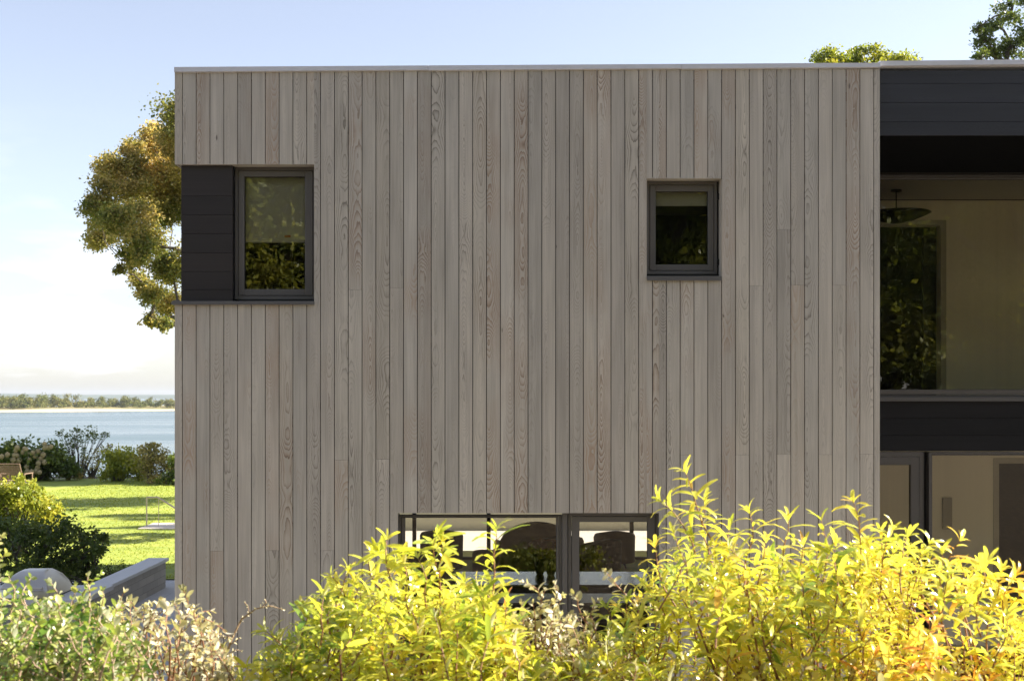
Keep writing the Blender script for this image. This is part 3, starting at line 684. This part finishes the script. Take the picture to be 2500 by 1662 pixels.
# steps with handrail
t=thing('stone_steps','pale stone steps leading down from the lawn beside the handrail','steps',(-8.6,31.5,0))
for k in range(3):
    m=MB(); m.box(-9.25+k*.55,-5.5,30.35+k*.05,31.7,.14-.10*k-.12,.15-.10*k+(.002)); 
    if k==0: m.build('tread',plain('pale_limestone',(.60,.53,.46),.8),t,bevel=.01)
t=thing('handrail','slim metal handrail sloping down beside the pale lawn steps','handrail',(wx(358,30.9),30.9,.14))
rail=plain('rail_metal',(.55,.45,.38),.35,.4); xr=wx(358,30.9); zt=wz(1213,30.9)
m=MB(); m.tube([(xr,30.9,zt-.01),(xr+.27,30.9,zt),(xr+.95,30.9,zt-.42),(xr+2.2,30.9,zt-1.2)],.022,8); m.build('rail',rail,t)
for dx,z0 in ((.0,.10),(.30,.1)):
    m=MB(); m.tube([(xr+dx,30.9,z0),(xr+dx,30.9,zt-.02)],.018 if dx==0 else .008,8); m.build('post',rail,t)
# wooden lounge chairs on the far terrace
teak=plain('weathered_teak',(.19,.125,.085),.75,0,.25,12,stretch=(.3,3,3))
def lounge(label,cx,cy):
    t=thing('lounge_chair',label,'chair',(cx,cy,.16),'teak chairs on the far terrace'); w=.36
    m=MB()
    for k in range(9):
        z=.52+.055*k; y=cy-.30-.035*k; m.box(cx-w+.03,cx+w-.03,y,y+.02,z,z+.042)
    m.build('backrest',teak,t)
    m=MB(); 
    for s in (-1,1): m.tube([(cx+s*w,cy-.25,.42),(cx+s*w,cy-.62,1.06)],.022,6)
    m.tube([(cx-w,cy-.62,1.05),(cx+w,cy-.62,1.05)],.022,6); m.build('back_frame',teak,t)
    m=MB()
    for k in range(8): m.box(cx-w,cx+w,cy-.25+.075*k,cy-.19+.075*k,.47,.49)
    m.build('seat',teak,t)
    for s in (-1,1):
        m=MB(); m.box(cx+s*(w+.03)-.03,cx+s*(w+.03)+.03,cy-.35,cy+.38,.70,.725); m.build('armrest',teak,t)
        for yy in (-.30,.34):
            m=MB(); m.box(cx+s*(w+.03)-.022,cx+s*(w+.03)+.022,cy+yy-.022,cy+yy+.022,.16,.70); m.build('leg',teak,t)
    return t
lounge('slatted teak lounge chair facing the water on the far terrace',wx(33,40),40.2).location.z+=.18

# ------------------------------------------------------------------ background shrubs
def shrub(name,label,base,clumps,mat,leaf,dens,sub=8,subr=.45,upb=.4,aspect=.6,stems=6,group=None,cat='shrub'):
    t=thing(name,label,cat,base,group); P,tn,cen=clumpy(clumps,dens,sub,subr); P[:,2]=np.maximum(P[:,2],base[2]+.02)
    V,Q=cards(P,leaf,upb,aspect); quads_obj('foliage',V,Q,mat,t,rnd=tn)
    m=MB(); b=Vector(base)
    for c,c0 in cen:
        if random.random()<.6: m.tube([b+Vector((random.uniform(-.1,.1),random.uniform(-.1,.1),-.05)),Vector(c0)*.5+b*.5+Vector((0,0,.1)),Vector(c)],[.025,.014,.005],5,False)
    m.build('stems',bark,t); return t
def pxc(lst,Y,spread=.6):
    out=[]
    for (px,py,r) in lst:
        yy=Y+rng.uniform(-spread,spread); out.append((wx(px,yy),yy,wz(py,yy),r/F*yy))
    return out
hy=shrub('hydrangea_bush','big dark hydrangea with cream flower heads at the far lawn edge',(wx(80,49),49,0),pxc([(0,1120,38),(45,1115,36),(90,1110,34),(120,1118,38),(60,1145,36),(110,1150,30),(160,1140,30),(20,1150,30),(140,1120,25),(-40,1120,40),(-80,1135,40)],49,.5),darkg,.15,1100,sub=12,subr=.5,aspect=.8)
bloom=plain('cream_petals',(.36,.29,.16),.8,0,.3,14,.4)
b0=None
for (px,py) in [(45,1092),(57,1095),(67,1096),(55,1104),(66,1109),(83,1104),(85,1113),(92,1101),(103,1110),(97,1120),(96,1130),(91,1141),(107,1128),(71,1121),(65,1139),(69,1150),(80,1151),(88,1150),(100,1152),(37,1111),(44,1111),(30,1123),(36,1122),(47,1123),(7,1114),(18,1110),(40,1099),(110,1093),(118,1092),(3,1143),(108,1083),(127,1090)]:
    X,Z=wx(px,48.0),wz(py,48.0)
    if b0 is None:
        m=MB(); 
        for i in range(9):
            for j in range(14):
                th=math.pi*(i+.5)/9; ph=2*math.pi*j/14+i*.5; r=.085*random.uniform(.88,1.1)
                c=Vector((r*math.sin(th)*math.cos(ph),r*math.sin(th)*math.sin(ph),r*1.05*math.cos(th))); u=c.orthogonal().normalized()*.026; v=c.cross(u).normalized()*.026
                m.poly([c*1.12,c+u,c+v,c-u,c-v],[(0,1,2),(0,2,3),(0,3,4),(0,4,1)])
        m.lathe((0,0,0),[(0,-.08),(.05,-.065),(.08,0),(.05,.065),(0,.08)],10)
        b0=m.build('flower_head',bloom); o=b0
    else: o=b0.copy(); C.objects.link(o)
    o.parent=hy; o.matrix_parent_inverse=hy.matrix_basis.inverted(); o.location=(X,48.0+rng.uniform(-.15,.1),Z); o.scale=(rng.uniform(.85,1.15),)*3
shrub('loose_shrub','loose airy shrub with open twigs against the bright water',(wx(195,50.5),50.5,-.05),pxc([(165,1075,22),(150,1060,14),(190,1065,22),(215,1060,22),(235,1065,16),(175,1095,20),(205,1090,20),(255,1062,10),(185,1050,12)],50.5),green,.10,430,sub=9,subr=.40,upb=.1)
shrub('low_shrub','low olive shrub between the hydrangea and the airy shrub',(wx(165,49.5),49.5,0),pxc([(150,1140,22),(175,1150,20),(160,1155,18),(190,1155,14)],49.5,.3),pale,.12,900,sub=8,subr=.5)
shrub('wispy_shrub','wispy pale shrub with reddish leaves in the middle of the lawn edge',(wx(225,50.5),50.5,0),pxc([(200,1125,20),(225,1110,22),(235,1135,22),(215,1150,20),(250,1105,18),(265,1095,14)],50.5,.3),pale,.09,420,sub=9,subr=.42)
shrub('round_shrub','rounded mid green shrub at the far lawn edge beside the wispy one',(wx(285,48.5),48.5,-.05),pxc([(270,1130,30),(300,1122,32),(290,1150,28),(325,1135,30),(262,1155,20),(340,1150,26)],48.5,.4),goldg,.13,1200,sub=11,subr=.5)
shrub('feathery_shrub','feathery yellow brown shrub nearest the house at the lawn edge',(wx(370,47),47,-.1),pxc([(345,1115,28),(370,1110,30),(360,1145,30),(390,1132,34),(415,1128,30),(350,1098,18),(370,1088,14),(400,1160,28),(378,1160,24)],47,.4),pale,.11,900,sub=10,subr=.45,upb=.1)
shrub('dark_shrub','dark green shrub touching the house edge above the lawn',(wx(425,46),46,-.2),pxc([(415,1165,24),(440,1150,34),(460,1170,36),(400,1175,16),(425,1130,20),(480,1140,40)],46,.4),darkg,.13,900,sub=10,subr=.5)
# left bed
shrub('golden_shrub','yellow green shrub glowing in the sun at the left edge of the lawn',(wx(30,25.5),25.5,0),pxc([(40,1215,42),(90,1215,36),(15,1200,34),(110,1240,36),(60,1260,45),(120,1275,40),(10,1250,40),(45,1175,16),(75,1185,20),(-40,1220,60),(-60,1280,60)],25.5,.5),goldg,.085,2600,sub=14,subr=.42,aspect=.55)
shrub('leafy_shrub','dark green leafy shrub in house shade at the left bed',(wx(60,21.5),21.5,0),pxc([(20,1300,50),(80,1300,50),(140,1300,42),(180,1330,46),(110,1350,55),(40,1360,60),(200,1370,44),(150,1390,50),(235,1345,26),(215,1315,16),(250,1310,14),(70,1400,60),(-50,1320,70),(-40,1400,70)],21.5,.6),darkg,.075,2600,sub=14,subr=.40,aspect=.6)
shrub('twiggy_shrub','slender upright sprigs rising right of the dark leafy shrub',(wx(225,21.8),21.8,0),pxc([(232,1300,10),(240,1322,12),(228,1340,14),(255,1305,8),(205,1305,12),(190,1290,10),(247,1340,12)],21.8,.2),green,.07,1500,sub=6,subr=.5)
shrub('groundcover_shrub','low dark juniper spreading behind the garden wall',(wx(290,20.6),21.3,0),pxc([(260,1400,30),(300,1395,26),(230,1410,36),(280,1420,30),(180,1425,40),(120,1430,50)],21.3,.4),darkg,.05,3600,sub=12,subr=.5,aspect=.35)

# ------------------------------------------------------------------ near shrubs
def leaves(B,D,U,L,W,bend,fold=.25,sec=(0.0,.22,.5,.78,1.0),wid=(.10,.78,1.0,.70,.04)):
    """curved folded leaves: 5 sections x 3 verts, 8 quads each"""
    n=len(B); S=np.cross(D,U); Vs=[]
    b=np.maximum(bend,1e-3)[:,None]
    for t,w in zip(sec,wid):
        c=B+L[:,None]*(np.sin(b*t)/b*D-(1-np.cos(b*t))/b*U); nn=U*np.cos(b*t)+D*np.sin(b*t)
        ww=(W*w)[:,None]
        Vs+= [c-S*ww+nn*ww*fold, c, c+S*ww+nn*ww*fold]
    V=np.stack(Vs,1).reshape(-1,3); base=(np.arange(n)*15)[:,None]
    q=[]
    for k in range(4):
        a=k*3; q+=[[a,a+1,a+4,a+3],[a+1,a+2,a+5,a+4]]
    Q=(base[:,:,None]+np.array(q)[None]).reshape(-1,4)
    return V,Q
def shoot(path,spacing,L0,W0,ang,bend,out,tint,tipn=5,jit=.25,whorl=None):
    """leaves spiralling up a stem path; path: list of points"""
    P=np.array(path); seg=np.linalg.norm(np.diff(P,axis=0),axis=1); cum=np.concatenate([[0],np.cumsum(seg)]); T=cum[-1]
    s=0.0; k=rng.uniform(0,6); 
    n=int(T/spacing)+tipn
    tt=np.concatenate([np.arange(int(T/spacing))*spacing/T, np.linspace(.97,1,tipn)])
    for j,t in enumerate(tt):
        d=t*T; i=min(len(P)-2,np.searchsorted(cum,d,side='right')-1); f=(d-cum[i])/seg[i]; p=P[i]+(P[i+1]-P[i])*f
        sd=(P[i+1]-P[i])/seg[i]
        a=k+j*2.4; e1=np.cross(sd,[.3,.9,.1]); e1/=np.linalg.norm(e1); e2=np.cross(sd,e1)
        rad=e1*math.cos(a)+e2*math.sin(a)
        an=ang*(1.0 if t<.9 else 1-.55*(t-.9)/.1)*rng.uniform(.8,1.2)
        dd=sd*math.cos(an)+rad*math.sin(an)+rng.normal(0,jit*.4,3); dd/=np.linalg.norm(dd)
        up=sd-dd*np.dot(sd,dd)+rng.normal(0,jit*.3,3); up-=dd*np.dot(up,dd); up/=np.linalg.norm(up)
        sz=(1.0 if t<.85 else 1-.45*(t-.85)/.15)*rng.uniform(.55,1.18)*(0.75+.25*min(1,t*3))
        out.append((p,dd,up,L0*sz,W0*sz*rng.uniform(.85,1.15),bend*rng.uniform(.5,1.4),np.clip(tint+rng.normal(0,.13),0,1)))
def near_shrub(name,label,root,shoots,mat,stem_mat,par,group=None):
    t=thing(name,label,'shrub',root,group); out=[]; m=MB(); rv=Vector(root)
    for (tip,base,tint) in shoots:
        tip=Vector(tip); base=Vector(base); mid=(tip+base)/2+Vector((random.uniform(-.03,.03),random.uniform(-.03,.03),.015))
        pts=[base,base.lerp(mid,.5)+Vector((random.uniform(-.01,.01),0,0)),mid,mid.lerp(tip,.5)+Vector((random.uniform(-.008,.008),0,.004)),tip]
        shoot([tuple(p) for p in pts],par['sp']*random.uniform(.85,1.2),par['L'],par['W'],par['ang'],par['bend'],out,tint,par.get('tip',5),par.get('jit',.25))
        m.tube(pts,[.0032,.0028,.0024,.0018,.001],5,False)
        if random.random()<.35:
            k=base.lerp(rv,.5)+Vector((random.uniform(-.1,.1),random.uniform(-.1,.1),.1)); m.tube([rv+Vector((random.uniform(-.12,.12),random.uniform(-.12,.12),-.1)),k,base],[.012,.007,.0033],5,False)
    B=np.array([o[0] for o in out]); D=np.array([o[1] for o in out]); U=np.array([o[2] for o in out])
    L,W,bd,tn=[np.array([o[i] for o in out]) for i in (3,4,5,6)]
    V,Q=leaves(B,D,U,L,W,bd,par.get('fold',.25),wid=par.get('wid',(.10,.78,1.0,.70,.04)))
    quads_obj('foliage',V,Q,mat,t,rnd=np.repeat(tn,8),smooth=True)
    m.build('stems',stem_mat,t,True); return t
def at(px,py,Y): return (wx(px,Y),Y,wz(py,Y))
stem_red=plain('reddish_twigs',(.26,.12,.06),.6,0,.3,40); stem_grey=plain('pale_twigs',(.38,.26,.17),.6,0,.3,40)
yel=leafmat('golden_willow_leaves',[(.13,.23,.03),(.41,.47,.055),(.66,.65,.10),(.78,.66,.12),(.66,.28,.07)],.46,.24,.9,back=(.78,.75,.48),tcol=(1.36,1.30,.58))
silver=leafmat('silver_leaves',[(.26,.28,.11),(.42,.41,.22),(.60,.55,.36),(.70,.62,.42)],.35,.32,.55,back=(.74,.70,.55),tcol=(1.1,1.05,.55))
eleag=leafmat('oleaster_leaves',[(.07,.15,.02),(.17,.27,.04),(.36,.42,.10),(.58,.55,.24)],.4,.30,.6,back=(.52,.52,.36),tcol=(1.1,1.15,.5))
def env(lst): 
    xs=[a for a,_ in lst]; ys=[b for _,b in lst]; return lambda x: float(np.interp(x,xs,ys))
YEL=dict(sp=.0135,L=.108,W=.0100,ang=.95,bend=1.05,tip=6,fold=.25,wid=(.22,.85,1.0,.90,.34),jit=.35)
SIL=dict(sp=.014,L=.040,W=.0100,ang=.9,bend=.35,tip=4,fold=.22,wid=(.10,.80,1.0,.78,.06),jit=.4)
ELE=dict(sp=.011,L=.034,W=.0095,ang=1.0,bend=.4,tip=4,fold=.22,wid=(.10,.80,1.0,.78,.06),jit=.5)
def fill(x0,x1,envf,n,Y0,Y1,len0,len1,tl,lean=.42,bottom=1760,pw=1.0,orange=None):
    out=[]
    for i in range(n):
        px=random.uniform(x0,x1); e=envf(px); py=e+ (bottom-e)*random.random()**pw+10
        Y=random.uniform(Y0,Y1); tip=Vector(at(px,py,Y)); Lh=random.uniform(len0,len1)
        dirv=Vector((random.gauss(0,lean),random.gauss(0,lean),1)).normalized()
        tt=random.uniform(*tl)
        if orange and any((px-a)**2+(py-b)**2<r*r for a,b,r in orange) and random.random()<.6: tt=random.uniform(.85,1)
        out.append((tip,tip-dirv*Lh,tt))
    return out
def tips(lst,tl=(.35,.7)):
    """(tip px,py, base px,py, depth)"""
    return [(at(a,b,Y),at(c,d,Y+random.uniform(-.1,.1)),random.uniform(*tl)) for (a,b,c,d,Y) in lst]
ygroup='golden willow leaved shrubs in the foreground'
ora=[(2230,1440,45),(2290,1480,40),(1990,1560,30),(2100,1600,40),(2420,1620,60),(2280,1590,60)]
# right yellow shrubs
e1=env([(1500,1560),(1560,1500),(1620,1330),(1700,1260),(1800,1330),(1900,1330),(2000,1330),(2080,1300),(2160,1310)])
sh=tips([(1672,1150,1745,1330,4.5),(1745,1330,1800,1560,4.55),(1612,1222,1700,1360,4.5),(1645,1300,1670,1480,4.4),(1830,1250,1815,1400,4.5),(1925,1265,1900,1420,4.5),(2005,1268,2010,1420,4.6),(2082,1222,2098,1400,4.4),(1600,1330,1650,1480,4.35),(1640,1430,1700,1560,4.3),(1720,1220,1740,1380,4.7),(1780,1290,1770,1450,4.6),(1870,1320,1850,1470,4.3),(1960,1330,1950,1480,4.35),(2040,1330,2040,1480,4.25),(1570,1420,1640,1540,4.4),(1555,1520,1600,1640,4.4)])
sh+=fill(1560,2120,e1,180,4.1,5.3,.14,.30,(.2,.68),orange=ora)
near_shrub('golden_shrub','tallest golden willow leaved shrub with leaning top shoots right of the lower windows',(1.3,4.9,1.2),sh,yel,stem_red,YEL,ygroup)
e2=env([(2080,1330),(2200,1310),(2320,1340),(2400,1390),(2460,1410),(2600,1440)])
sh=tips([(2180,1290,2150,1430,4.4),(2150,1300,2120,1450,4.5),(2215,1310,2200,1450,4.3),(2345,1318,2335,1440,4.5),(2270,1325,2250,1450,4.4),(2410,1372,2380,1480,4.4),(2445,1395,2410,1500,4.3),(2480,1405,2450,1530,4.25),(2300,1350,2290,1480,4.2),(2500,1440,2470,1560,4.3),(2385,1390,2350,1500,4.6)])
sh+=fill(2100,2640,e2,155,4.0,5.2,.14,.30,(.3,.75),orange=ora)
sh=[s for s in sh if not (2310<s[0][0]/s[0][1]*F+1250<2430 and 1470<968-(s[0][2]-H)/s[0][1]*F<1600 and random.random()<.8)]
near_shrub('golden_shrub','golden shrub with orange tinged leaves at the right edge of the foreground',(2.1,4.8,1.2),sh,yel,stem_red,YEL,ygroup)
# centre yellow shrubs
e3=env([(850,1440),(900,1400),(960,1360),(1040,1390),(1100,1420),(1200,1400),(1240,1480),(1300,1560),(1400,1600),(1560,1600)])
sh=tips([(1212,1290,1205,1440,4.1),(1200,1420,1205,1620,4.1),(1065,1305,1075,1450,4.2),(1080,1320,1075,1480,4.2),(945,1315,962,1430,4.3),(905,1350,940,1470,4.4),(1020,1360,1040,1480,4.2),(925,1345,950,1450,4.4),(1135,1420,1140,1560,4.3),(985,1370,1000,1500,4.3),(1175,1470,1180,1600,4.2),(1240,1470,1225,1600,4.2),(1120,1440,1110,1580,4.4),(870,1420,900,1540,4.3),(1480,1480,1510,1600,4.5),(1530,1470,1540,1600,4.5),(1510,1480,1550,1620,4.45),(1590,1450,1600,1600,4.5)],(.25,.6))
sh+=fill(850,1265,e3,165,3.9,4.9,.13,.28,(.15,.62))+fill(1265,1600,env([(1265,1540),(1330,1560),(1400,1550),(1480,1520),(1600,1490)]),85,4.0,4.8,.13,.26,(.2,.6))
near_shrub('golden_shrub','golden shrub with tall single spires in front of the wide lower window',(-.5,4.6,1.2),sh,yel,stem_red,YEL,ygroup)
e4=env([(540,1640),(640,1600),(700,1540),(760,1460),(800,1440),(860,1430),(900,1440)])
sh=tips([(650,1540,700,1620,4.3),(680,1560,720,1640,4.3),(770,1465,800,1560,4.3),(800,1470,820,1580,4.3),(808,1405,820,1500,4.35),(850,1395,850,1500,4.35),(880,1440,870,1560,4.3),(740,1490,770,1590,4.4)],(.2,.6))
sh+=fill(560,900,e4,120,4.0,4.9,.12,.25,(.12,.55))
near_shrub('golden_shrub','low golden shrub left of the spires in front of plain cedar boards',(-1.2,4.6,1.2),sh,yel,stem_red,YEL,ygroup)
# silver shrubs
sgroup='silver leaved shrubs in the foreground'
e5=env([(260,1500),(300,1450),(380,1460),(450,1440),(500,1500),(560,1560),(640,1620)])
sh=tips([(302,1445,305,1540,4.4),(390,1465,380,1580,4.4),(447,1438,440,1560,4.4),(425,1470,430,1600,4.4),(355,1480,350,1600,4.4),(490,1500,470,1620,4.4),(520,1520,480,1600,4.5),(330,1520,330,1640,4.3),(560,1555,500,1510,4.5),(545,1580,530,1680,4.4),(480,1560,470,1680,4.3),(515,1490,470,1530,4.5)],(.4,.9))
sh+=fill(280,570,e5,150,4.0,5.0,.12,.28,(.3,.95),.35)
near_shrub('silver_shrub','pale silver leaved shrub with red brown twigs below the left house corner',(-1.5,4.7,1.2),sh,silver,stem_red,SIL,sgroup)
e6=env([(1180,1480),(1280,1440),(1400,1490),(1480,1540),(1700,1570)])
sh=tips([(1278,1420,1330,1480,4.5),(1330,1440,1322,1580,4.5),(1400,1450,1440,1530,4.5),(1460,1465,1460,1560,4.5),(1478,1395,1560,1480,4.6),(1560,1480,1640,1530,4.6),(1375,1455,1350,1560,4.4),(1265,1520,1290,1600,4.4),(1300,1470,1310,1590,4.4),(1430,1500,1420,1600,4.4),(1355,1425,1340,1500,4.5)],(.4,.95))
sh+=fill(1190,1520,e6,165,4.0,4.9,.10,.25,(.3,.95),.35)+fill(1500,2400,env([(1500,1600),(2400,1600)]),60,3.9,4.6,.1,.2,(.4,.95),.4)+fill(600,1200,env([(600,1620),(1200,1610)]),40,3.9,4.6,.1,.2,(.4,.95),.4)
near_shrub('silver_shrub','pale silver leaved shrub in front of the lower glass door',(.3,4.6,1.2),sh,silver,stem_red,SIL,sgroup)
# green oleaster at left
e7=env([(-80,1400),(0,1430),(60,1440),(150,1445),(200,1440),(260,1480),(330,1540),(400,1600)])
sh=tips([(215,1405,220,1500,4.1),(120,1415,130,1520,4.1),(75,1410,80,1500,4.2),(250,1440,235,1520,4.1),(20,1400,25,1500,4.2),(5,1310,-10,1400,3.9),(185,1430,190,1520,4.1),(290,1470,270,1560,4.2),(15,1350,0,1420,3.9),(245,1400,200,1470,4.15)],(.5,.95))
sh+=fill(-90,340,e7,520,3.5,4.7,.10,.22,(.05,.9),.5)
near_shrub('oleaster_shrub','dense small leaved green shrub filling the lower left corner',(-1.8,4.3,1.3),sh,eleag,stem_grey,ELE)
# arching thorny sprig
t=thing('arching_sprig','arching leafless looking twig with tiny leaves against the cedar boards','twig',at(520,1700,4.7))
pts=[at(p,q,4.7) for p,q in ((520,1700),(545,1620),(565,1560),(590,1510),(625,1485),(660,1478),(692,1487))]
m=MB(); m.tube(pts,[.006,.0055,.005,.004,.003,.0022,.001],6); side=[[at(p,q,4.7) for p,q in l] for l in (((565,1560),(530,1545),(500,1528)),((572,1545),(548,1556),(515,1553)),((608,1497),(606,1480),(598,1470)),((640,1480),(650,1470),(648,1464)),((552,1600),(575,1585),(590,1588)),((560,1575),(585,1556)))]
for s in side: m.tube(s,.0018,5)
m.build('stem',stem_grey,t)
out=[]
for s in [pts[2:]]+side: shoot(s,.010,.015,.0045,1.0,.3,out,.7,3,.5)
B=np.array([o[0] for o in out]); D=np.array([o[1] for o in out]); U=np.array([o[2] for o in out]); L,W,bd,tn=[np.array([o[i] for o in out]) for i in (3,4,5,6)]
V,Q=leaves(B,D,U,L,W,bd); quads_obj('leaves',V,Q,silver,t,rnd=np.repeat(tn,8),smooth=True)

# ------------------------------------------------------------------ trees behind the viewpoint, seen in the glass
def fulltree(label,x,y,h,r):
    cl=[]
    for i in range(46):
        u=rng.random(); z=.10+.90*u; rr=r*math.sin(math.pi*min(1,(.12+.88*u)**.8))*rng.uniform(.3,.95); a=rng.uniform(0,6.28)
        cl.append((x+rr*math.cos(a),y+rr*math.sin(a),1.6+h*z,r*.34))
    return tree('bank_tree',label,'tree',(x,y,1.75),cl,bank_leaf,.19,330,.22,sub=10,subr=.5,group='trees on the bank reflected in the windows')
bank_leaf=leafmat('sunlit_bank_leaves',[(.05,.08,.015),(.14,.18,.03),(.28,.29,.05),(.42,.38,.08)],.45,.4,.5,clump=.7)
T0=fulltree('leafy bank tree mirrored in the tall corner window',-7.0,-9.5,11,3.4)
T1=fulltree('leafy bank tree mirrored in the small square window',4.6,-10.5,12,3.6)
for k,(T,x,y,rz,sc,lb) in enumerate([(T1,-13,-9.5,1.2,1,'far left'),(T0,-1.2,-9.5,2.2,1.05,'left of centre'),(T0,10.3,-9.8,3.3,1.1,'right of centre'),(T1,16.0,-10,4.0,1.1,'right'),(T0,21.5,-11,.7,1.1,'far right'),
    (T0,-10,-15,2.9,1.35,'in the second row on the left'),(T1,-3.5,-15.5,.3,1.35,'in the second row left of centre'),(T0,2.5,-16,1.3,1.4,'in the second row at centre'),(T1,8,-15.5,2.3,1.35,'in the second row right of centre'),(T0,13.6,-16,5.2,1.4,'in the second row on the right'),(T1,19.5,-16,3.1,1.4,'in the second row at far right')]):
    copy_tree(T,(x,y,1.75),rz,sc,'leafy bank tree behind the viewpoint, '+lb)

# shrubs on the bank between the foreground and the house, mirrored in the lower glass
for k,(x,y,h,lb) in enumerate([(-2.6,7.9,.95,'left of the wide lower window'),(-1.1,8.3,.8,'facing the wide lower window'),(.5,7.7,1.0,'facing the middle mullion'),(2.1,8.2,.85,'facing the lower glass door'),(3.9,7.8,1.05,'facing the recess corner'),(5.6,8.2,.95,'facing the recess windows')]):
    z0=float(terrain(x,y)); cl=[(x+rng.uniform(-.45,.45),y+rng.uniform(-.35,.35),z0+h*rng.uniform(.25,.75),.30) for _ in range(9)]
    shrub('bank_shrub','low leafy shrub on the mulch bank, '+lb,(x,y,z0),cl,bank_leaf,.07,1500,sub=8,subr=.5,group='low shrubs mirrored in the lower glass')
# ------------------------------------------------------------------ haze
g=G('haze_air'); pv=g.n('VolumePrincipled'); pv.inputs['Color'].default_value=(.80,.88,1,1); pv.inputs['Density'].default_value=.00007; pv.inputs['Anisotropy'].default_value=.3
g.link(pv.outputs[0],g.out.inputs['Volume'])
HAZE=True
if HAZE:
    m=MB(); m.box(-8600,8600,-420,9100,-11.2,45); tag(m.build('haze',g.m),'thin pale sea haze softening the far shore','haze',kind='stuff')
    bpy.data.objects['haze'].display_type='WIRE'

# ------------------------------------------------------------------ light, sky, camera
sd=bpy.data.lights.new('sun','SUN'); sd.energy=5.0; sd.angle=R(.53); sd.color=(1,.93,.82)
so=bpy.data.objects.new('sun',sd); C.objects.link(so)
v=Vector((math.sin(R(SUN_AZ))*math.cos(R(SUN_EL)),math.cos(R(SUN_AZ))*math.cos(R(SUN_EL)),math.sin(R(SUN_EL))))
so.rotation_euler=v.to_track_quat('Z','Y').to_euler(); so.location=(20,20,30)
w=bpy.data.worlds.new('World'); bpy.context.scene.world=w; w.use_nodes=True; nt=w.node_tree; nt.nodes.clear()
def N(t,**k):
    n=nt.nodes.new('ShaderNode'+t)
    for a,b in k.items(): setattr(n,a,b)
    return n
sky=N('TexSky'); sky.sky_type='NISHITA'; sky.sun_disc=False; sky.sun_elevation=R(SUN_EL); sky.sun_rotation=R(SUN_AZ); sky.air_density=1.0; sky.dust_density=.8; sky.ozone_density=2.0; sky.altitude=0
tc=N('TexCoord'); mp=N('Mapping'); mp.inputs['Scale'].default_value=(1.0,1.0,5.0); nt.links.new(tc.outputs['Generated'],mp.inputs[0])
nz=N('TexNoise'); nz.inputs['Scale'].default_value=5.5; nz.inputs['Detail'].default_value=7; nz.inputs['Roughness'].default_value=.58; nt.links.new(mp.outputs[0],nz.inputs['Vector'])
cr=N('MapRange'); cr.inputs[1].default_value=.50; cr.inputs[2].default_value=.72; nt.links.new(nz.outputs['Fac'],cr.inputs[0])
sp=N('SeparateXYZ'); nt.links.new(tc.outputs['Generated'],sp.inputs[0])
el=N('MapRange'); el.inputs[1].default_value=.02; el.inputs[2].default_value=.22; el.inputs[3].default_value=1; el.inputs[4].default_value=0; nt.links.new(sp.outputs[2],el.inputs[0])
mu=N('Math',operation='MULTIPLY'); nt.links.new(cr.outputs[0],mu.inputs[0]); nt.links.new(el.outputs[0],mu.inputs[1])
mx=N('Mix',data_type='RGBA'); nt.links.new(mu.outputs[0],mx.inputs[0]); hs=N('HueSaturation'); hs.inputs['Saturation'].default_value=.60; nt.links.new(sky.outputs[0],hs.inputs['Color']); nt.links.new(hs.outputs[0],mx.inputs[6]); mx.inputs[7].default_value=(6.0,6.0,6.4,1)
tn=N('Mix',data_type='RGBA',blend_type='MULTIPLY'); tn.inputs[0].default_value=1; tn.inputs[7].default_value=(1.0,.98,1.02,1); nt.links.new(mx.outputs[2],tn.inputs[6])
bg=N('Background'); bg.inputs['Strength'].default_value=.069; nt.links.new(tn.outputs[2],bg.inputs['Color'])
wo=N('OutputWorld'); nt.links.new(bg.outputs[0],wo.inputs['Surface'])

cam=bpy.data.cameras.new('camera'); co=bpy.data.objects.new('camera',cam); C.objects.link(co)
co.location=(0,0,H); co.rotation_euler=(R(90),0,0); cam.sensor_width=36; cam.lens=43.2; cam.shift_y=137/2500; cam.clip_end=20000; cam.clip_start=.05
cam.dof.use_dof=True; cam.dof.focus_distance=12; cam.dof.aperture_fstop=5.6; cam.dof.aperture_blades=7
sc=bpy.context.scene; sc.camera=co
sc.view_settings.view_transform='Standard'; sc.view_settings.look='None'; sc.view_settings.gamma=1; sc.view_settings.exposure=1.76
sc.cycles.max_bounces=8; sc.cycles.transparent_max_bounces=16; sc.cycles.diffuse_bounces=4; sc.cycles.glossy_bounces=4; sc.cycles.volume_bounces=0
sc.cycles.sample_clamp_indirect=6; sc.cycles.use_denoising=True
